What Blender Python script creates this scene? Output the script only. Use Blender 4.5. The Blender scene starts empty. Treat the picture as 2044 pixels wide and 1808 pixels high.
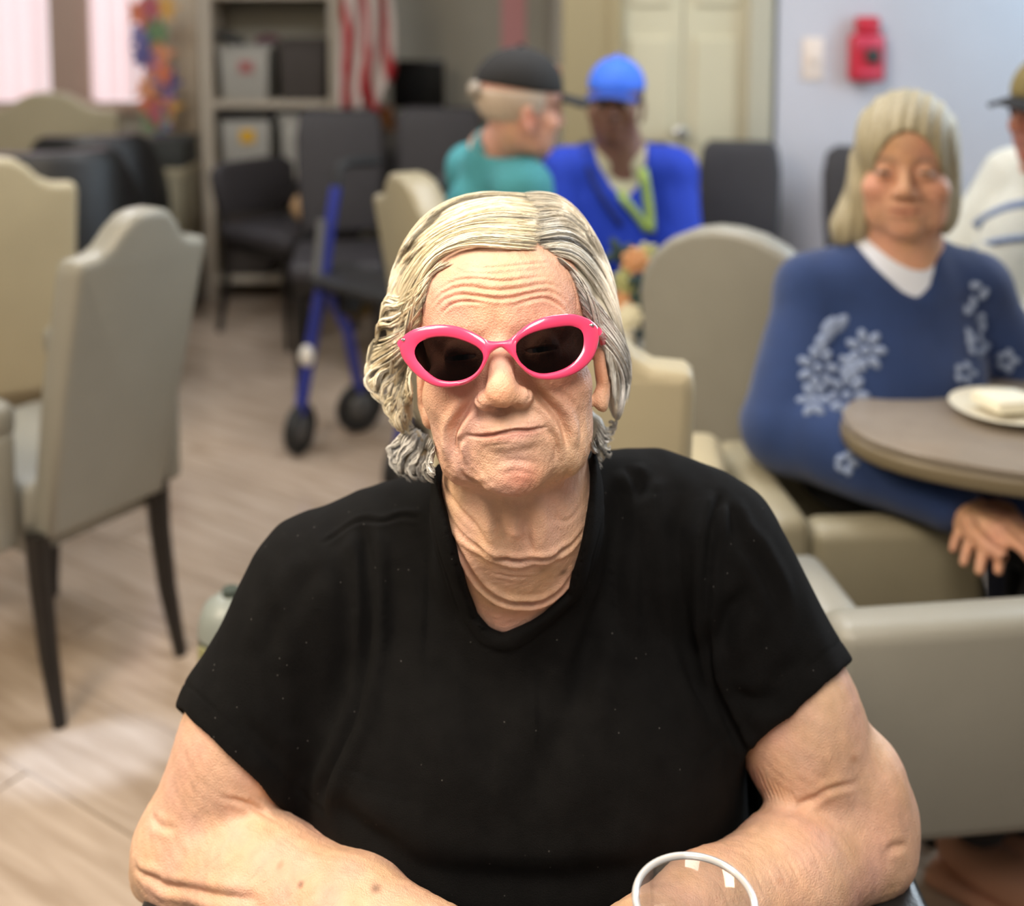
import bpy, bmesh, math, random
import numpy as np
from mathutils import Vector, Matrix

random.seed(7)
RNG = np.random.default_rng(11)
SC = bpy.context.scene
COL = SC.collection

# ------------------------------------------------------------------ camera, world, light, exposure
F_PX, PITCH, CAM_Z = 2250.0, math.radians(5.0), 1.43
V0 = 6.0 + F_PX * math.tan(PITCH)            # image row of the optical axis; the horizon lies at row 6
cam_d = bpy.data.cameras.new('camera')
cam = bpy.data.objects.new('camera', cam_d)
COL.objects.link(cam)
cam.location = (0, 0, CAM_Z)
cam.rotation_euler = (math.radians(90) - PITCH, 0, 0)
cam_d.sensor_fit = 'HORIZONTAL'
cam_d.sensor_width = 36.0
cam_d.lens = F_PX / 2044 * 36.0
cam_d.shift_y = -(904 - V0) / 2044
cam_d.clip_start = 0.05
cam_d.dof.use_dof = True
cam_d.dof.focus_distance = 0.885
cam_d.dof.aperture_fstop = 3.0
SC.camera = cam

world = bpy.data.worlds.new('world')
SC.world = world
world.use_nodes = True
wb = world.node_tree.nodes['Background']
wb.inputs[0].default_value = (1.0, 0.95, 0.88, 1)
wb.inputs[1].default_value = 0.19

def area(name, loc, target, size, energy, color, size_y=None):
    d = bpy.data.lights.new(name, 'AREA')
    d.energy = energy
    d.color = color
    d.size = size
    if size_y:
        d.shape = 'RECTANGLE'
        d.size_y = size_y
    o = bpy.data.objects.new(name, d)
    COL.objects.link(o)
    o.location = loc
    o.rotation_euler = (Vector(target) - Vector(loc)).to_track_quat('-Z', 'Y').to_euler()
    return o

# daylight of the windows: one in the wall on the right, the blinds at the back left; warm ceiling troffers and an added front fill
area('window_daylight', (2.20, 2.75, 1.75), (0.9, 1.6, 1.0), 1.2, 40, (0.80, 0.90, 1.0), 1.5)
area('window_daylight_corner', (2.12, 3.30, 1.80), (1.98, 3.95, 1.35), 0.35, 5.0, (0.40, 0.74, 1.0), 1.0)
area('ceiling_light_near_left', (-1.30, 0.70, 2.42), (-0.05, 1.0, 1.0), 0.7, 66, (1.0, 0.84, 0.64), 1.2)
near = area('front_fill', (0.06, 0.06, 2.38), (-0.06, 0.98, 0.98), 0.6, 7.2, (1.0, 0.90, 0.80), 1.0)
near.data.spread = math.radians(72)          # unseen fill added for her face, narrowed to spare the grey chair
area('ceiling_light_mid', (0.2, 2.6, 2.56), (0.2, 2.6, 0), 0.6, 15, (1.0, 0.92, 0.80), 1.2)
area('ceiling_light_mid_left', (-1.6, 3.0, 2.56), (-1.6, 3.0, 0), 0.6, 15, (1.0, 0.92, 0.80), 1.2)

# added spot with no source behind it, for the bluish patch on the floor
sp = bpy.data.lights.new('floor_patch_spot', 'SPOT')
sp.energy = 520; sp.color = (0.56, 0.72, 1.0); sp.spot_size = math.radians(4.8); sp.spot_blend = 0.6; sp.shadow_soft_size = 0.03
so = bpy.data.objects.new('floor_patch_spot', sp); COL.objects.link(so)
so.location = (-3.0, 1.30, 1.75)
so.rotation_euler = (Vector((-0.81, 2.03, 0)) - Vector(so.location)).to_track_quat('-Z', 'Y').to_euler()

SC.view_settings.view_transform = 'Standard'
SC.view_settings.look = 'None'
SC.view_settings.gamma = 1.0
SC.view_settings.use_curve_mapping = False
SC.view_settings.exposure = 0.15
SC.cycles.use_denoising = True
SC.cycles.max_bounces = 6
SC.cycles.transparent_max_bounces = 12
SC.cycles.caustics_reflective = False
SC.cycles.caustics_refractive = False

# ------------------------------------------------------------------ measuring helpers
CAM = np.array([0.0, 0.0, CAM_Z])
AX_F = np.array([0, math.cos(PITCH), -math.sin(PITCH)])
AX_U = np.array([0, math.sin(PITCH), math.cos(PITCH)])
AX_X = np.array([1.0, 0, 0])

def ray(u, v):
    return AX_F + AX_X * ((u - 1022) / F_PX) - AX_U * ((v - V0) / F_PX)

def P(u, v, y):
    """world point seen at photograph pixel (u, v), y metres into the room"""
    d = ray(u, v)
    return CAM + d * (y / d[1])

def PZ(u, v, z):
    """world point at height z seen at (u, v)"""
    d = ray(u, v)
    return CAM + d * ((z - CAM_Z) / d[2])

# ------------------------------------------------------------------ materials
def srgb(r, g, b):
    def f(c):
        c /= 255.0
        return c / 12.92 if c <= 0.04045 else ((c + 0.055) / 1.055) ** 2.4
    return (f(r), f(g), f(b), 1.0)

def mat(name, col, rough=0.5, noise=0.0, nscale=30.0, bump=0.0, bscale=200.0, metal=0.0, sheen=0.0,
        spec=0.5, coat=0.0, sss=0.0, attr=None, stretch=None, alpha=1.0, trans=0.0):
    m = bpy.data.materials.new(name)
    m.use_nodes = True
    nt = m.node_tree
    b = nt.nodes['Principled BSDF']
    b.inputs['Roughness'].default_value = rough
    b.inputs['Metallic'].default_value = metal
    b.inputs['Specular IOR Level'].default_value = spec
    b.inputs['Coat Weight'].default_value = coat
    b.inputs['Sheen Weight'].default_value = sheen
    b.inputs['Alpha'].default_value = alpha
    b.inputs['Transmission Weight'].default_value = trans
    if sss:
        b.inputs['Subsurface Weight'].default_value = sss
        b.inputs['Subsurface Radius'].default_value = (1.0, 0.35, 0.2)
        b.inputs['Subsurface Scale'].default_value = 0.008
    col = tuple(col) if len(col) == 4 else tuple(col) + (1.0,)
    base = None
    if attr:
        a = nt.nodes.new('ShaderNodeAttribute')
        a.attribute_name = attr
        base = a.outputs['Color']
    tc = nt.nodes.new('ShaderNodeTexCoord')
    src = tc.outputs['Object']
    if stretch:
        mp = nt.nodes.new('ShaderNodeMapping')
        mp.inputs['Scale'].default_value = stretch
        nt.links.new(src, mp.inputs[0])
        src = mp.outputs[0]
    if noise:
        n = nt.nodes.new('ShaderNodeTexNoise')
        n.inputs['Scale'].default_value = nscale
        n.inputs['Detail'].default_value = 5
        nt.links.new(src, n.inputs['Vector'])
        r = nt.nodes.new('ShaderNodeMapRange')
        r.inputs[1].default_value = 0.25
        r.inputs[2].default_value = 0.75
        r.inputs[3].default_value = 1 - noise
        r.inputs[4].default_value = 1 + noise
        nt.links.new(n.outputs['Fac'], r.inputs[0])
        mx = nt.nodes.new('ShaderNodeMix')
        mx.data_type = 'RGBA'
        mx.blend_type = 'MULTIPLY'
        mx.inputs['Factor'].default_value = 1.0
        if base:
            nt.links.new(base, mx.inputs['A'])
        else:
            mx.inputs['A'].default_value = col
        nt.links.new(r.outputs[0], mx.inputs['B'])
        nt.links.new(mx.outputs['Result'], b.inputs['Base Color'])
    elif base:
        nt.links.new(base, b.inputs['Base Color'])
    else:
        b.inputs['Base Color'].default_value = col
    if bump:
        n2 = nt.nodes.new('ShaderNodeTexNoise')
        n2.inputs['Scale'].default_value = bscale
        n2.inputs['Detail'].default_value = 4
        nt.links.new(src, n2.inputs['Vector'])
        bp = nt.nodes.new('ShaderNodeBump')
        bp.inputs['Strength'].default_value = bump
        bp.inputs['Distance'].default_value = 0.002
        nt.links.new(n2.outputs['Fac'], bp.inputs['Height'])
        nt.links.new(bp.outputs[0], b.inputs['Normal'])
    return m

def emit(name, col, strength):
    m = bpy.data.materials.new(name)
    m.use_nodes = True
    nt = m.node_tree
    nt.nodes.clear()
    e = nt.nodes.new('ShaderNodeEmission')
    e.inputs[0].default_value = tuple(col)[:3] + (1,)
    e.inputs[1].default_value = strength
    o = nt.nodes.new('ShaderNodeOutputMaterial')
    nt.links.new(e.outputs[0], o.inputs[0])
    return m

# ------------------------------------------------------------------ objects
def tag(o, label=None, cat=None, group=None, kind=None):
    if label: o['label'] = label
    if cat: o['category'] = cat
    if group: o['group'] = group
    if kind: o['kind'] = kind
    return o

def empty(name, loc, label, cat, rz=0.0, group=None):
    o = bpy.data.objects.new(name, None)
    COL.objects.link(o)
    o.location = loc
    o.rotation_euler = (0, 0, rz)
    o.empty_display_size = 0.1
    return tag(o, label, cat, group)

def link_mesh(name, me, m, parent=None, smooth=True, world=False):
    if smooth:
        me.shade_smooth()
    if m is not None:
        me.materials.append(m)
    o = bpy.data.objects.new(name, me)
    COL.objects.link(o)
    if parent is not None:
        o.parent = parent
        if world:          # mesh given in world coordinates under a placed Empty
            mw = Matrix.LocRotScale(parent.location, parent.rotation_euler, None)
            if parent.parent is not None:
                mw = parent.parent.matrix_basis @ mw
            o.matrix_parent_inverse = mw.inverted()
    return o

def mesh_np(name, V, Fc):
    me = bpy.data.meshes.new(name)
    V = np.asarray(V, np.float32)
    Fc = np.asarray(Fc, np.int32)
    k = Fc.shape[1]
    me.vertices.add(len(V))
    me.vertices.foreach_set('co', V.ravel())
    me.loops.add(Fc.size)
    me.loops.foreach_set('vertex_index', Fc.ravel())
    me.polygons.add(len(Fc))
    me.polygons.foreach_set('loop_start', np.arange(0, Fc.size, k, dtype=np.int32))
    me.update(calc_edges=True)
    me.validate()
    return me

def set_color(me, C, name='col'):
    a = me.color_attributes.new(name, 'FLOAT_COLOR', 'POINT')
    C4 = np.ones((len(me.vertices), 4), np.float32)
    C4[:, :3] = C
    a.data.foreach_set('color', C4.ravel())

class MB:
    """collects simple shapes into one bmesh and links them as one object"""
    def __init__(self):
        self.bm = bmesh.new()

    def box(self, c, s, rot=None, bevel=0.0, seg=2, taper=None):
        g = bmesh.ops.create_cube(self.bm, size=1.0)
        vs = g['verts']
        if taper:
            for v in vs:
                if v.co.z < 0:
                    v.co.x *= taper
                    v.co.y *= taper
        for v in vs:
            v.co = Vector((v.co.x * s[0], v.co.y * s[1], v.co.z * s[2]))
        if bevel:
            es = list({e for v in vs for e in v.link_edges})
            r = bmesh.ops.bevel(self.bm, geom=es, offset=bevel, segments=seg, profile=0.5, affect='EDGES')
            vs = list({v for f in r['faces'] for v in f.verts} | {v for v in vs if v.is_valid})
            isl = set(vs)
            todo = list(vs)
            while todo:
                v = todo.pop()
                for e in v.link_edges:
                    w = e.other_vert(v)
                    if w not in isl:
                        isl.add(w); todo.append(w)
            vs = list(isl)
        M = Matrix.Translation(c)
        if rot is not None:
            M = M @ (rot if isinstance(rot, Matrix) else Matrix.LocRotScale(None, __import__('mathutils').Euler(rot), None))
        bmesh.ops.transform(self.bm, matrix=M, verts=vs)
        return self

    def tube(self, pts, r, n=8, caps=True):
        pts = [Vector(p) for p in pts]
        rs = r if isinstance(r, (list, tuple)) else [r] * len(pts)
        rings = []
        up = None
        for i, p in enumerate(pts):
            t = (pts[min(i + 1, len(pts) - 1)] - pts[max(i - 1, 0)]).normalized()
            if up is None:
                up = Vector((0, 0, 1)) if abs(t.z) < 0.9 else Vector((1, 0, 0))
            a = t.cross(up).normalized()
            b = a.cross(t).normalized()
            up = b
            rings.append([self.bm.verts.new(p + (a * math.cos(2 * math.pi * k / n) + b * math.sin(2 * math.pi * k / n)) * rs[i]) for k in range(n)])
        for A, B in zip(rings, rings[1:]):
            for k in range(n):
                self.bm.faces.new((A[k], A[(k + 1) % n], B[(k + 1) % n], B[k]))
        if caps:
            self.bm.faces.new(rings[0][::-1])
            self.bm.faces.new(rings[-1])
        return self

    def lathe(self, c, prof, n=24, axis='Z'):
        c = Vector(c)
        rings = []
        for (r, h) in prof:
            ring = []
            for k in range(n):
                a = 2 * math.pi * k / n
                q = {'Z': (r * math.cos(a), r * math.sin(a), h), 'X': (h, r * math.cos(a), r * math.sin(a)),
                     'Y': (r * math.sin(a), h, r * math.cos(a))}[axis]
                ring.append(self.bm.verts.new(c + Vector(q)))
            rings.append(ring)
        for A, B in zip(rings, rings[1:]):
            for k in range(n):
                self.bm.faces.new((A[k], A[(k + 1) % n], B[(k + 1) % n], B[k]))
        self.bm.faces.new(rings[0][::-1])
        self.bm.faces.new(rings[-1])
        return self

    def ball(self, c, r, u=12, v=8, rot=None):
        g = bmesh.ops.create_uvsphere(self.bm, u_segments=u, v_segments=v, radius=1.0)
        rr = r if isinstance(r, (tuple, list)) else (r, r, r)
        M = Matrix.Translation(c)
        if rot is not None:
            M = M @ Matrix.LocRotScale(None, __import__('mathutils').Euler(rot), None)
        M = M @ Matrix.Diagonal((*rr, 1))
        bmesh.ops.transform(self.bm, matrix=M, verts=g['verts'])
        return self

    def prism(self, outline, t, M=None, bevel=0.0, seg=2):
        """outline in local XZ, thickness t along Y"""
        vs = [self.bm.verts.new((x, -t / 2, z)) for x, z in outline]
        f = self.bm.faces.new(vs)
        r = bmesh.ops.extrude_face_region(self.bm, geom=[f])
        nv = [g for g in r['geom'] if isinstance(g, bmesh.types.BMVert)]
        for v in nv:
            v.co.y += t
        allv = vs + nv
        fs = list({f for v in allv for f in v.link_faces})
        bmesh.ops.recalc_face_normals(self.bm, faces=fs)
        if bevel:
            es = [e for f in fs if len(f.verts) == len(outline) for e in f.edges]
            r = bmesh.ops.bevel(self.bm, geom=list(set(es)), offset=bevel, segments=seg, profile=0.5, affect='EDGES')
            isl = set(v for f in r['faces'] for v in f.verts)
            todo = list(isl)
            while todo:
                v = todo.pop()
                for e in v.link_edges:
                    w = e.other_vert(v)
                    if w not in isl:
                        isl.add(w); todo.append(w)
            allv = list(isl)
        if M is not None:
            bmesh.ops.transform(self.bm, matrix=M, verts=allv)
        return self

    def xf(self, M):
        bmesh.ops.transform(self.bm, matrix=M, verts=self.bm.verts[:])
        return self

    def mesh(self, name):
        bmesh.ops.recalc_face_normals(self.bm, faces=self.bm.faces[:])
        me = bpy.data.meshes.new(name)
        self.bm.to_mesh(me)
        self.bm.free()
        return me

    def build(self, name, m, parent=None, smooth=True, world=False, auto=None):
        me = self.mesh(name)
        o = link_mesh(name, me, m, parent, smooth, world)
        if smooth:
            me.set_sharp_from_angle(angle=math.radians(auto or 40))
        return o

def copy_tree(o, parent=None):
    c = o.copy()
    COL.objects.link(c)
    if parent is not None:
        c.parent = parent
        c.matrix_parent_inverse = o.matrix_parent_inverse.copy()
    for ch in list(o.children):
        copy_tree(ch, c)
    return c

# ------------------------------------------------------------------ distance-field sculpting (bodies, clothes, hair)
def smin(a, b, k):
    h = np.maximum(k - np.abs(a - b), 0) / k
    return np.minimum(a, b) - h * h * k * 0.25

def smax(a, b, k):
    return -smin(-a, -b, k)

def ell(p, c, r):
    q = (p - np.asarray(c, p.dtype))
    r = np.asarray(r, p.dtype)
    k0 = np.linalg.norm(q / r, axis=1)
    k1 = np.linalg.norm(q / (r * r), axis=1) + 1e-9
    return k0 * (k0 - 1.0) / k1

def sph(p, c, r):
    return np.linalg.norm(p - np.asarray(c, p.dtype), axis=1) - r

def cone(p, a, b, ra, rb):
    a = np.asarray(a, p.dtype); b = np.asarray(b, p.dtype)
    ab = b - a
    t = np.clip(((p - a) @ ab) / (ab @ ab), 0, 1)
    return np.linalg.norm(p - a - t[:, None] * ab, axis=1) - (ra + (rb - ra) * t)

def polycone(p, pts, rs, k=None):
    d = None
    for i in range(len(pts) - 1):
        e = cone(p, pts[i], pts[i + 1], rs[i], rs[i + 1])
        d = e if d is None else (np.minimum(d, e) if not k else smin(d, e, k))
    return d

def plane(p, o, n):
    n = np.asarray(n, p.dtype)
    n = n / np.linalg.norm(n)
    return (p - np.asarray(o, p.dtype)) @ n

def poly2d(x, y, poly):
    """signed distance (negative inside) to a closed polygon"""
    poly = np.asarray(poly, np.float32)
    n = len(poly)
    d = np.full(len(x), 1e9, np.float32)
    s = np.ones(len(x), np.float32)
    for i in range(n):
        ax, ay = poly[i]; bx, by = poly[i - 1]
        ex, ey = bx - ax, by - ay
        wx, wy = x - ax, y - ay
        t = np.clip((wx * ex + wy * ey) / (ex * ex + ey * ey + 1e-12), 0, 1)
        d = np.minimum(d, (wx - ex * t) ** 2 + (wy - ey * t) ** 2)
        c1 = y >= ay; c2 = y < by; c3 = ex * wy > ey * wx
        flip = (c1 & c2 & c3) | (~c1 & ~c2 & ~c3)
        s[flip] *= -1
    return s * np.sqrt(d)

def surface(f, lo, hi, h, B=5, slack=1.5):
    """surface-nets mesh of f == 0 inside the box lo..hi, cell size h"""
    lo = np.asarray(lo, float); hi = np.asarray(hi, float)
    n = np.ceil((hi - lo) / h / B).astype(int) * B
    nb = n // B
    g = np.stack(np.meshgrid(*[np.arange(k) for k in nb], indexing='ij'), -1).reshape(-1, 3)
    cen = (lo + (g + 0.5) * B * h).astype(np.float32)
    fc = np.concatenate([f(c) for c in np.array_split(cen, max(1, len(cen) // 200000))])
    act = np.abs(fc) < B * h * 0.87 * slack
    sign = np.where(fc < 0, -1.0, 1.0).astype(np.float32).reshape(nb)
    V = np.repeat(np.repeat(np.repeat(sign, B, 0), B, 1), B, 2)
    V = np.pad(V, ((0, 1),) * 3, constant_values=1.0)
    need = np.zeros(V.shape, bool)
    o = np.stack(np.meshgrid(*[np.arange(B + 1)] * 3, indexing='ij'), -1).reshape(-1, 3)
    ga = g[act] * B
    for k in range(0, len(ga), 4000):
        q = (ga[k:k + 4000, None, :] + o[None]).reshape(-1, 3)
        need[q[:, 0], q[:, 1], q[:, 2]] = True
    idx = np.argwhere(need)
    for part in np.array_split(idx, max(1, len(idx) // 300000)):
        V[part[:, 0], part[:, 1], part[:, 2]] = f((lo + part * h).astype(np.float32))
    S = V < 0
    c = S[:-1, :-1, :-1].astype(np.int8)
    cnt = np.zeros_like(c)
    for dx in (0, 1):
        for dy in (0, 1):
            for dz in (0, 1):
                cnt += S[dx:dx + n[0], dy:dy + n[1], dz:dz + n[2]]
    cells = np.argwhere((cnt > 0) & (cnt < 8))
    ids = np.full(n, -1, np.int32)
    ids[cells[:, 0], cells[:, 1], cells[:, 2]] = np.arange(len(cells))
    acc = np.zeros((len(cells), 3)); w = np.zeros(len(cells))
    corner = [(i, j, k) for i in (0, 1) for j in (0, 1) for k in (0, 1)]
    val = {q: V[cells[:, 0] + q[0], cells[:, 1] + q[1], cells[:, 2] + q[2]] for q in corner}
    for q in corner:
        for ax in range(3):
            if q[ax] == 0:
                q2 = tuple(1 if i == ax else q[i] for i in range(3))
                a, b = val[q], val[q2]
                m = (a < 0) != (b < 0)
                t = np.zeros(len(a)); t[m] = a[m] / (a[m] - b[m])
                pt = np.tile(np.array(q, float), (len(a), 1)); pt[:, ax] = t
                acc[m] += pt[m]; w[m] += 1
    verts = lo + (cells + acc / w[:, None]) * h
    faces = []
    for ax in range(3):
        sl = [slice(1, -1)] * 3
        a_sl, b_sl = list(sl), list(sl)
        a_sl[ax] = slice(0, -1); b_sl[ax] = slice(1, None)
        A = S[tuple(a_sl)]; Bv = S[tuple(b_sl)]
        e = np.argwhere(A != Bv)
        inside_first = A[e[:, 0], e[:, 1], e[:, 2]]
        base = e + np.array([0 if i == ax else 1 for i in range(3)])
        u, v = (ax + 1) % 3, (ax + 2) % 3
        def at(du, dv):
            q = base.copy(); q[:, u] -= du; q[:, v] -= dv
            ok = np.all(q < n, axis=1)
            q = np.minimum(q, n - 1)
            r = ids[q[:, 0], q[:, 1], q[:, 2]]
            r[~ok] = -1
            return r
        quad = np.stack([at(1, 1), at(0, 1), at(0, 0), at(1, 0)], 1)
        quad[~inside_first] = quad[~inside_first][:, ::-1]
        faces.append(quad[np.all(quad >= 0, axis=1)])
    return verts, np.concatenate(faces)

def vnormals(V, Fq):
    a = V[Fq[:, 2]] - V[Fq[:, 0]]
    b = V[Fq[:, 3]] - V[Fq[:, 1]]
    fn = np.cross(a, b)
    N = np.zeros_like(V)
    for k in range(4):
        for ax in range(3):
            N[:, ax] += np.bincount(Fq[:, k], fn[:, ax], len(V))
    return N / (np.linalg.norm(N, axis=1, keepdims=True) + 1e-12)

def smooth_mesh(V, Fq, it=1, lam=0.5):
    for _ in range(it):
        S = np.zeros_like(V); c = np.zeros(len(V))
        for k in range(4):
            a, b = Fq[:, k], Fq[:, (k + 1) % 4]
            for ax in range(3):
                S[:, ax] += np.bincount(a, V[b, ax], len(V)) + np.bincount(b, V[a, ax], len(V))
            c += np.bincount(a, minlength=len(V)) + np.bincount(b, minlength=len(V))
        V = V + lam * (S / np.maximum(c, 1)[:, None] - V)
    return V

def polydist(X, pts):
    """distance to a 3D polyline and the running parameter 0..1 along it"""
    pts = np.asarray(pts, float)
    seg = np.linalg.norm(np.diff(pts, axis=0), axis=1)
    cum = np.concatenate([[0], np.cumsum(seg)]) / seg.sum()
    best = np.full(len(X), 1e9); par = np.zeros(len(X))
    for i in range(len(pts) - 1):
        ab = pts[i + 1] - pts[i]
        t = np.clip(((X - pts[i]) @ ab) / (ab @ ab + 1e-15), 0, 1)
        d = np.linalg.norm(X - pts[i] - t[:, None] * ab, axis=1)
        m = d < best
        best[m] = d[m]
        par[m] = cum[i] + t[m] * (cum[i + 1] - cum[i])
    return best, par

def hit(u, v, f, y0, y1, step=0.004):
    """first surface point of f along the sight line through (u, v) between depths y0 and y1 (else the closest approach)"""
    ys = np.arange(y0, y1, step)
    d = ray(u, v)
    pts = (CAM + d[None, :] * (ys / d[1])[:, None]).astype(np.float32)
    val = f(pts)
    neg = np.nonzero(val < 0)[0]
    if len(neg) and neg[0] > 0:
        i = neg[0]
        t = val[i - 1] / (val[i - 1] - val[i])
        return pts[i - 1] * (1 - t) + pts[i] * t
    return pts[int(np.argmin(np.abs(val)))]

def spline(pts, n):
    """Catmull-Rom resampling"""
    p = np.asarray(pts, float)
    if len(p) < 3:
        t = np.linspace(0, 1, n)[:, None]
        return p[0] * (1 - t) + p[-1] * t
    q = np.vstack([2 * p[0] - p[1], p, 2 * p[-1] - p[-2]])
    s = np.linspace(0, len(p) - 1 - 1e-6, n)
    i = s.astype(int); t = (s - i)[:, None]
    a, b, c, d = q[i], q[i + 1], q[i + 2], q[i + 3]
    return 0.5 * (2 * b + (c - a) * t + (2 * a - 5 * b + 4 * c - d) * t ** 2 + (3 * b - a - 3 * c + d) * t ** 3)

_wd = RNG.normal(size=(24, 3)); _wp = RNG.uniform(0, 6.28, 24)
def wob(X, freq, seed=0, n=8):
    """smooth pseudo-noise, about -1..1"""
    s = np.zeros(len(X))
    for i in range(n):
        k = (i + seed * 5) % 24
        d = _wd[k] / np.linalg.norm(_wd[k])
        s += np.sin(X @ d * freq * (0.7 + 0.13 * i) + _wp[k] + seed)
    return s / n * 1.6
# ================================================================== the room
Y_BACK, Y_DOOR, X_STEP, X_RIGHT, X_LEFT, Z_CEIL = 5.75, 3.95, 0.175, 2.30, -3.2, 2.60
M_WALL_GREY = mat('grey_wall_paint', srgb(176, 172, 158), rough=0.75, noise=0.03, nscale=8, bump=0.15, bscale=150)
M_WALL_LILAC = mat('pale_lilac_wall_paint', srgb(198, 195, 201), rough=0.7, noise=0.02, nscale=8, bump=0.15, bscale=150)
M_CEIL = mat('ceiling_white', srgb(225, 222, 214), rough=0.9, bump=0.3, bscale=60)
M_TRIM = mat('trim_paint', srgb(178, 172, 152), rough=0.45)
M_BASE = mat('baseboard_paint', srgb(120, 110, 95), rough=0.5)
M_DOOR = mat('door_cream_paint', srgb(196, 188, 160), rough=0.45, noise=0.03, nscale=5)
M_SUB = mat('subfloor', srgb(96, 84, 70), rough=0.8)

def struct(name, m, build, parent=None, bevel=0, smooth=False):
    mb = MB(); build(mb)
    o = mb.build(name, m, parent, smooth=smooth)
    o['kind'] = 'structure'
    return o

def plank_mat(name, c, vein):
    m = mat(name, c, rough=0.14, spec=0.55)
    nt = m.node_tree; b = nt.nodes['Principled BSDF']
    tc = nt.nodes.new('ShaderNodeTexCoord')
    mp = nt.nodes.new('ShaderNodeMapping'); mp.inputs['Scale'].default_value = (1.6, 16, 1)
    oi = nt.nodes.new('ShaderNodeObjectInfo')
    nt.links.new(tc.outputs['Object'], mp.inputs[0])
    va = nt.nodes.new('ShaderNodeVectorMath'); va.operation = 'ADD'
    nt.links.new(mp.outputs[0], va.inputs[0])
    sc = nt.nodes.new('ShaderNodeVectorMath'); sc.operation = 'SCALE'; sc.inputs[0].default_value = (37, 91, 13)
    nt.links.new(oi.outputs['Random'], sc.inputs['Scale'])
    nt.links.new(sc.outputs[0], va.inputs[1])
    n = nt.nodes.new('ShaderNodeTexNoise'); n.inputs['Scale'].default_value = 2.2; n.inputs['Detail'].default_value = 6; n.inputs['Distortion'].default_value = 0.6
    nt.links.new(va.outputs[0], n.inputs['Vector'])
    cr = nt.nodes.new('ShaderNodeValToRGB')
    cr.color_ramp.elements[0].position = 0.32; cr.color_ramp.elements[0].color = vein
    cr.color_ramp.elements[1].position = 0.66; cr.color_ramp.elements[1].color = c
    nt.links.new(n.outputs['Fac'], cr.inputs[0])
    mx = nt.nodes.new('ShaderNodeMix'); mx.data_type = 'RGBA'; mx.blend_type = 'MULTIPLY'; mx.inputs['Factor'].default_value = 1
    r = nt.nodes.new('ShaderNodeMapRange'); r.inputs[3].default_value = 0.93; r.inputs[4].default_value = 1.06
    nt.links.new(oi.outputs['Random'], r.inputs[0])
    nt.links.new(cr.outputs[0], mx.inputs['A']); nt.links.new(r.outputs[0], mx.inputs['B'])
    nt.links.new(mx.outputs['Result'], b.inputs['Base Color'])
    return m
M_PLANK = plank_mat('greige_vinyl_plank', srgb(186, 168, 150), srgb(160, 141, 122))

floor = struct('floor', M_SUB, lambda mb: mb.box((0, 2.4, -0.03), (9, 9.6, 0.05)))
# planks laid on the diagonal, butted with a bevelled joint
def plank_mesh():
    mb = MB(); mb.box((0, 0, 0), (1.215, 0.221, 0.006), bevel=0.0012, seg=1)
    me = mb.mesh('plank'); me.materials.append(M_PLANK); return me
PLANK = plank_mesh()
ang = math.radians(-33)
ca, sa = math.cos(ang), math.sin(ang)
spots = []
for j in range(-40, 42):
    for i in range(-9, 10):
        lx = (i + (0.37 * j) % 1.0) * 1.22; ly = j * 0.2235
        x = lx * ca - ly * sa; y = lx * sa + ly * ca + 2.6
        if -0.9 < y < 6.3 and -3.9 < x < 3.0:
            d = max(0.3, y)
            u = abs(x) / d
            seen = y > 1.0 and u < 0.62 and (y < 4.2 or x < 0.3)
            spots.append((0 if seen else 1, d + 3 * max(0, u - 0.5), x, y, 0.0002 * ((i * 7 + j * 3) % 3)))
spots.sort()
rest = MB()
for k, (_, _, x, y, dz) in enumerate(spots):
    if k < 290:
        o = bpy.data.objects.new('plank', PLANK)
        COL.objects.link(o); o.parent = floor
        o.location = (x, y, -0.0030 + dz)
        o.rotation_euler = (0, 0, ang)
    else:
        rest.box((x, y, -0.0030 + dz), (1.215, 0.221, 0.006), (0, 0, ang))
if len(rest.bm.verts):
    rest.build('planks', M_PLANK, floor, smooth=False)['kind'] = 'stuff'

struct('ceiling', M_CEIL, lambda mb: mb.box((0, 2.7, Z_CEIL + 0.05), (9, 7.2, 0.1)))
struct('wall_back', M_WALL_GREY, lambda mb: mb.box(((X_STEP + X_LEFT) / 2, Y_BACK + 0.06, 1.3), (X_STEP - X_LEFT + 0.3, 0.12, 2.6)))
struct('wall_side', M_WALL_GREY, lambda mb: mb.box((X_STEP + 0.05, (Y_BACK + Y_DOOR) / 2 + 0.1, 1.3), (0.1, Y_BACK - Y_DOOR + 0.2, 2.6)))
struct('wall_front', M_WALL_LILAC, lambda mb: (mb.box((0.93 + (X_RIGHT - 0.93) / 2, Y_DOOR + 0.06, 1.3), (X_RIGHT - 0.93, 0.12, 2.6)),
                                              mb.box((0.6, Y_DOOR + 0.06, 2.35), (0.8, 0.12, 0.5))))
struct('wall_left', M_WALL_GREY, lambda mb: mb.box((X_LEFT - 0.06, 2.6, 1.3), (0.12, 6.5, 2.6)))
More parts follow.
